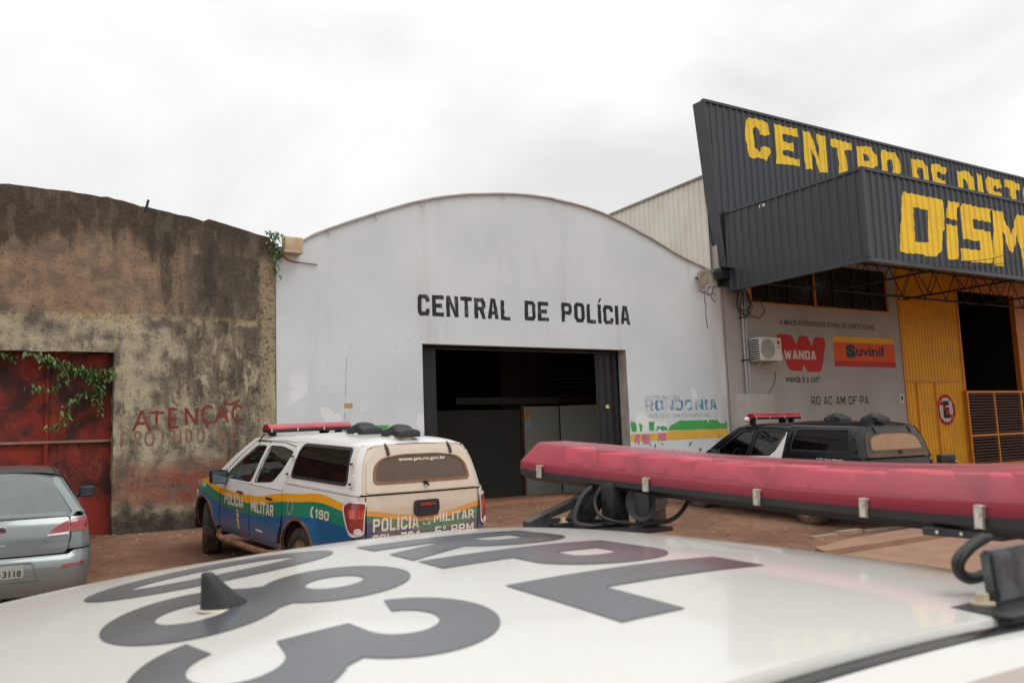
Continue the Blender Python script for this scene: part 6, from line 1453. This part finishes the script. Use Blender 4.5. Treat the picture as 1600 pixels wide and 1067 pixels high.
# roof lettering: read from the rear, tops of the letters towards the bonnet
rf = lambda u, w: (w + SH, -u, rzc(w + SH, -u))
def ring(cx, cy, rx_, ry_, a0=0, a1=360, n=40): return [(cx + rx_ * math.cos(math.radians(a0 + (a1 - a0) * i / n)), cy + ry_ * math.sin(math.radians(a0 + (a1 - a0) * i / n))) for i in range(n + (0 if a1 - a0 == 360 else 1))]
def rsheet(loops): return sheet('roof_letter', 'grey_letter', loops, rf, nc, cell=.03, off=.0010)
X0, X1 = .172, .485       # feet and heads of the upper row
rsheet([[(.205, X0), (.425, X0), (.425, X0 + .075), (.295, X0 + .075), (.295, X1), (.205, X1)]])
pc, pw_, hh = -.05, .21, X1 - X0
def pshape(x0, leg):
    m = X0 + hh * .66; rr_ = hh * .33
    o = [(x0, X0), (x0 + .085, X0), (x0 + .085, X0 + hh * .33)]
    if leg: o += [(x0 + .10, X0 + hh * .33), (x0 + .15, X0), (x0 + .245, X0), (x0 + .175, X0 + hh * .36)]
    o += ring(x0 + .13, m, .095, rr_, -80, 90, 16) + [(x0, X1 - .005)]
    return [o, [(x0 + .085, m - .035), (x0 + .125, m - .035)] + ring(x0 + .125, m, .022, .035, -90, 90, 8) + [(x0 + .085, m + .035)]]
rsheet(pshape(-.045, False)); rsheet(pshape(-.305, True))
L0, L1 = -.228, .132; mid = (L0 + L1) / 2; hh2 = L1 - L0
rsheet([ring(-.31, mid, .118, hh2 / 2), ring(-.31, mid, .040, hh2 / 2 - .062)])
def eight(cx):
    lo, up = L0 + hh2 * .275, L1 - hh2 * .255; a = ring(cx, lo, .135, hh2 * .275, 128, 412, 40); b = ring(cx, up, .118, hh2 * .255, -52, 232, 36)
    return [a + b, ring(cx, lo, .050, .042, 0, 360, 20), ring(cx, up, .042, .036, 0, 360, 20)]
rsheet(eight(-.005))
def three(cx):
    L1 = .108; hh2 = L1 - L0
    lo, up = L0 + hh2 * .275, L1 - hh2 * .255; O1 = ring(cx, lo, .135, hh2 * .275, -165, 52, 34); O2 = ring(cx, up, .118, hh2 * .255, -52, 165, 34)
    I2 = ring(cx - .01, up, .050, .036, 165, -80, 18); I1 = ring(cx - .01, lo, .058, .042, 80, -165, 18)
    return [O1 + O2 + I2 + [(cx - .05, up - .040), (cx - .05, lo + .046)] + I1]
rsheet(three(.272))
# roof aerial stub
an = empty('aerial', (-.100 + SH, .0, rzc(-.100 + SH, .0)), parent=nc); an.scale = (.76, .78, .78)
bm = bmesh.new(); rings = []; N_ = 20
for k, (h, cx, rx_, ry_) in enumerate(((0, .006, .036, .026), (.005, .006, .036, .025), (.016, .0, .029, .021), (.034, -.010, .019, .015), (.047, -.0165, .0125, .010), (.053, -.019, .0095, .008), (.055, -.020, .006, .005))):
    rings.append([bm.verts.new((cx + rx_ * math.cos(2 * PI * i / N_), ry_ * math.sin(2 * PI * i / N_), h)) for i in range(N_)])
for i in range(len(rings) - 1):
    for k in range(N_): bm.faces.new((rings[i][k], rings[i][(k + 1) % N_], rings[i + 1][(k + 1) % N_], rings[i + 1][k]))
bm.faces.new(rings[-1]); finish(bm, 'boot', 'black_plastic', an, sharp=50)
bm = bmesh.new(); r1 = [bm.verts.new((.006 + .040 * math.cos(2 * PI * i / 24), .030 * math.sin(2 * PI * i / 24), -.001)) for i in range(24)]; r2_ = [bm.verts.new((.006 + .037 * math.cos(2 * PI * i / 24), .0265 * math.sin(2 * PI * i / 24), .0016)) for i in range(24)]
for i in range(24): bm.faces.new((r1[i], r1[(i + 1) % 24], r2_[(i + 1) % 24], r2_[i]))
bm.faces.new(r2_); finish(bm, 'gasket', simple('gasket', srgb(205, 188, 160), .6), an)
# lightbar and its mounts
sag = lambda t: -.005 - .032 * (1 - t * t)
BX, BY, BZ = .999 + SH, .119, 1.5885
lb = lightbar(nc, BX, BY, BZ, 1.288, .22, .062, .026, .0340, 'lens', True, .171, 5, sag=sag); lb.rotation_euler = (.0345, 0, -.033)
def mount(xx, s, ztop, label):
    zt = rzc(xx + SH, .6); ye = .585 * s
    mt = empty('bar_mount', (xx + SH, ye, zt), parent=nc)
    h = ztop - zt
    bm = bmesh.new(); q_ = .27 if s < 0 else .16; box_bm(bm, -.005, q_, -.026, .026, -.018, .010, .004); box_bm(bm, -.010, q_ + .01, -.030, .030, .010, .014, .001); finish(bm, 'foot_pad', 'black_metal', mt)
    bm = bmesh.new(); P_ = [(.035, .014), (.030, h * .95), (.24, h * 1.0), (.25, .014)] if s < 0 else [(.05, .014), (.13, h * .95), (.18, h), (.10, .014)]
    a = [bm.verts.new((x, -.020 * s - .012, z)) for x, z in P_]; b = [bm.verts.new((x, .022, z)) for x, z in P_]
    bm.faces.new(a); bm.faces.new(b[::-1])
    for i in range(4): bm.faces.new((a[i], b[i], b[(i + 1) % 4], a[(i + 1) % 4]))
    bmesh.ops.recalc_face_normals(bm, faces=bm.faces); bmesh.ops.bevel(bm, geom=bm.edges[:], offset=.003, segments=2, affect='EDGES')
    finish(bm, 'bracket', simple('bracket_grey', srgb(96, 100, 106) if s < 0 else (.02, .02, .022, 1), .4, .3, var=.3, scale=40, dirt=(.06, .05, .04, 1), dirtamt=.5), mt)
    bm = bmesh.new(); tube_bm(bm, [(.025, -.018 * s, .012), (.025, -.018 * s, .024)], .006, 6); tube_bm(bm, [(.025, -.018 * s, .013), (.025, -.018 * s, .016)], .011, 12); finish(bm, 'bolt', 'rusty_box', mt)
    return mt, zt
mA, zA = mount(.465, -1, 1.582, ''); mB, zB = mount(.72, 1, 1.600, '')
def lpnt(x, y, z): return (x + SH, y, z)
for k in range(2): tube('coil_cable', curve_pts([lpnt(.56 + k * .01, -.53, 1.582), lpnt(.535 - k * .006, -.53, 1.575), lpnt(.515 - k * .006, -.53, 1.563), lpnt(.515, -.53, 1.551), lpnt(.535, -.53, 1.544), lpnt(.57, -.53, 1.548)], 8), .006 - k * .002, 'cable', nc, 8)
bm = bmesh.new(); box_bm(bm, .78 + SH, .84 + SH, -.415, -.30, 1.549, 1.560, .002); 
finish(bm, 'control_plate', 'black_metal', nc, smooth=False)
for k in range(3): tube('plate_screw', [lpnt(.779, -.395 + k * .035, 1.555), lpnt(.777, -.395 + k * .035, 1.555)], .0025, 'clip_metal', nc, 8)
# far side brace, siren horn and cables
zf = rzc(.8 + SH, .55)
bm = bmesh.new()
P = [(.66, zf + .028), (.66, zf + .004), (.86, zf - .002), (.86, zf + .02), (.71, zf + .032), (.98, 1.592), (.98, 1.608), (.92, 1.608)]
a = [bm.verts.new(lpnt(x, .60, z)) for x, z in P]; b = [bm.verts.new(lpnt(x, .57, z)) for x, z in P]; bm.faces.new(a); bm.faces.new(b[::-1])
for i in range(len(P)): bm.faces.new((a[i], a[(i + 1) % len(P)], b[(i + 1) % len(P)], b[i]))
bmesh.ops.recalc_face_normals(bm, faces=bm.faces); finish(bm, 'brace', 'black_metal', nc, smooth=False)
box('under_plate', .76 + SH, .92 + SH, .40, .57, zf + .000, zf + .010, 'black_metal', nc, .002)
sh = empty('siren_horn', lpnt(.90, .455, 1.553), parent=nc); sh.rotation_euler = (0, 0, math.radians(20))
lathe('bell', [(.02, .05), (.026, .03), (.030, -.005), (.037, -.030), (.039, -.034), (.034, -.032), (.0001, -.015)], 'black_metal', sh, 24, (0, 0, 0), 'X'); box('horn_bracket', -.03, .04, -.02, .02, -.045, .045, 'black_metal', sh, .004)
box('bar_leg', .83 + SH, .88 + SH, .50, .54, zf, 1.598, 'black_metal', nc, .004)
for r_, P in ((.006, [(.80, .53, 1.59), (.77, .53, 1.565), (.745, .52, zf + .028), (.77, .50, zf + .016), (.82, .50, zf + .016), (.86, .48, zf + .018)]), (.004, [(.82, .52, 1.59), (.80, .52, 1.56), (.80, .50, zf + .035), (.84, .47, zf + .018), (.90, .43, zf + .014)]), (.005, [(.95, .41, 1.585), (.96, .39, 1.56), (.92, .40, zf + .025), (.87, .44, zf + .016)])):
    tube('coil_cable', curve_pts([lpnt(*q) for q in P], 8), r_, 'cable', nc, 6)
# ------------------------------------------------------------------ motorcycle behind the second pickup
mc = empty('motorcycle', (15.2, 10.0, gz(15.2, 10.0)), math.radians(150), 'black motorcycle showing only its tail behind the black pickup', 'motorcycle')
for x in (-.65, .68): wheel(mc, x, 0, .31, .31, .12, 0, 1)
tube('frame', curve_pts([(.66, 0, .31), (.45, 0, .85), (.1, 0, .70), (-.1, 0, .4), (-.65, 0, .31)], 5), .03, 'black_metal', mc)
def blob(nm, x0, x1, w_, z0, z1, mt, taper=.5):
    bm = bmesh.new(); vs = box_bm(bm, x0, x1, -w_, w_, z0, z1, .03)
    for v in bm.verts:
        if v.co.x < (x0 + x1) / 2: v.co.y *= taper
    return finish(bm, nm, mt, mc, sharp=60)
blob('fuel_tank', .0, .42, .14, .74, .98, 'black_plastic'); blob('saddle', -.72, .02, .14, .80, .93, 'rubber', .7); blob('tail', -.88, -.55, .09, .88, 1.08, 'black_plastic', .4); blob('engine', -.18, .25, .14, .28, .68, 'plate_grey'); blob('tail_lamp', -.90, -.84, .06, .90, .97, 'lamp_orange', 1)
tube('handlebar', curve_pts([(.30, -.36, 1.05), (.42, -.2, 1.08), (.45, 0, 1.02), (.42, .2, 1.08), (.30, .36, 1.05)], 5), .014, 'chrome', mc); tube('exhaust', [(.1, -.13, .35), (-.3, -.15, .33), (-.8, -.16, .42)], .035, 'chrome', mc)
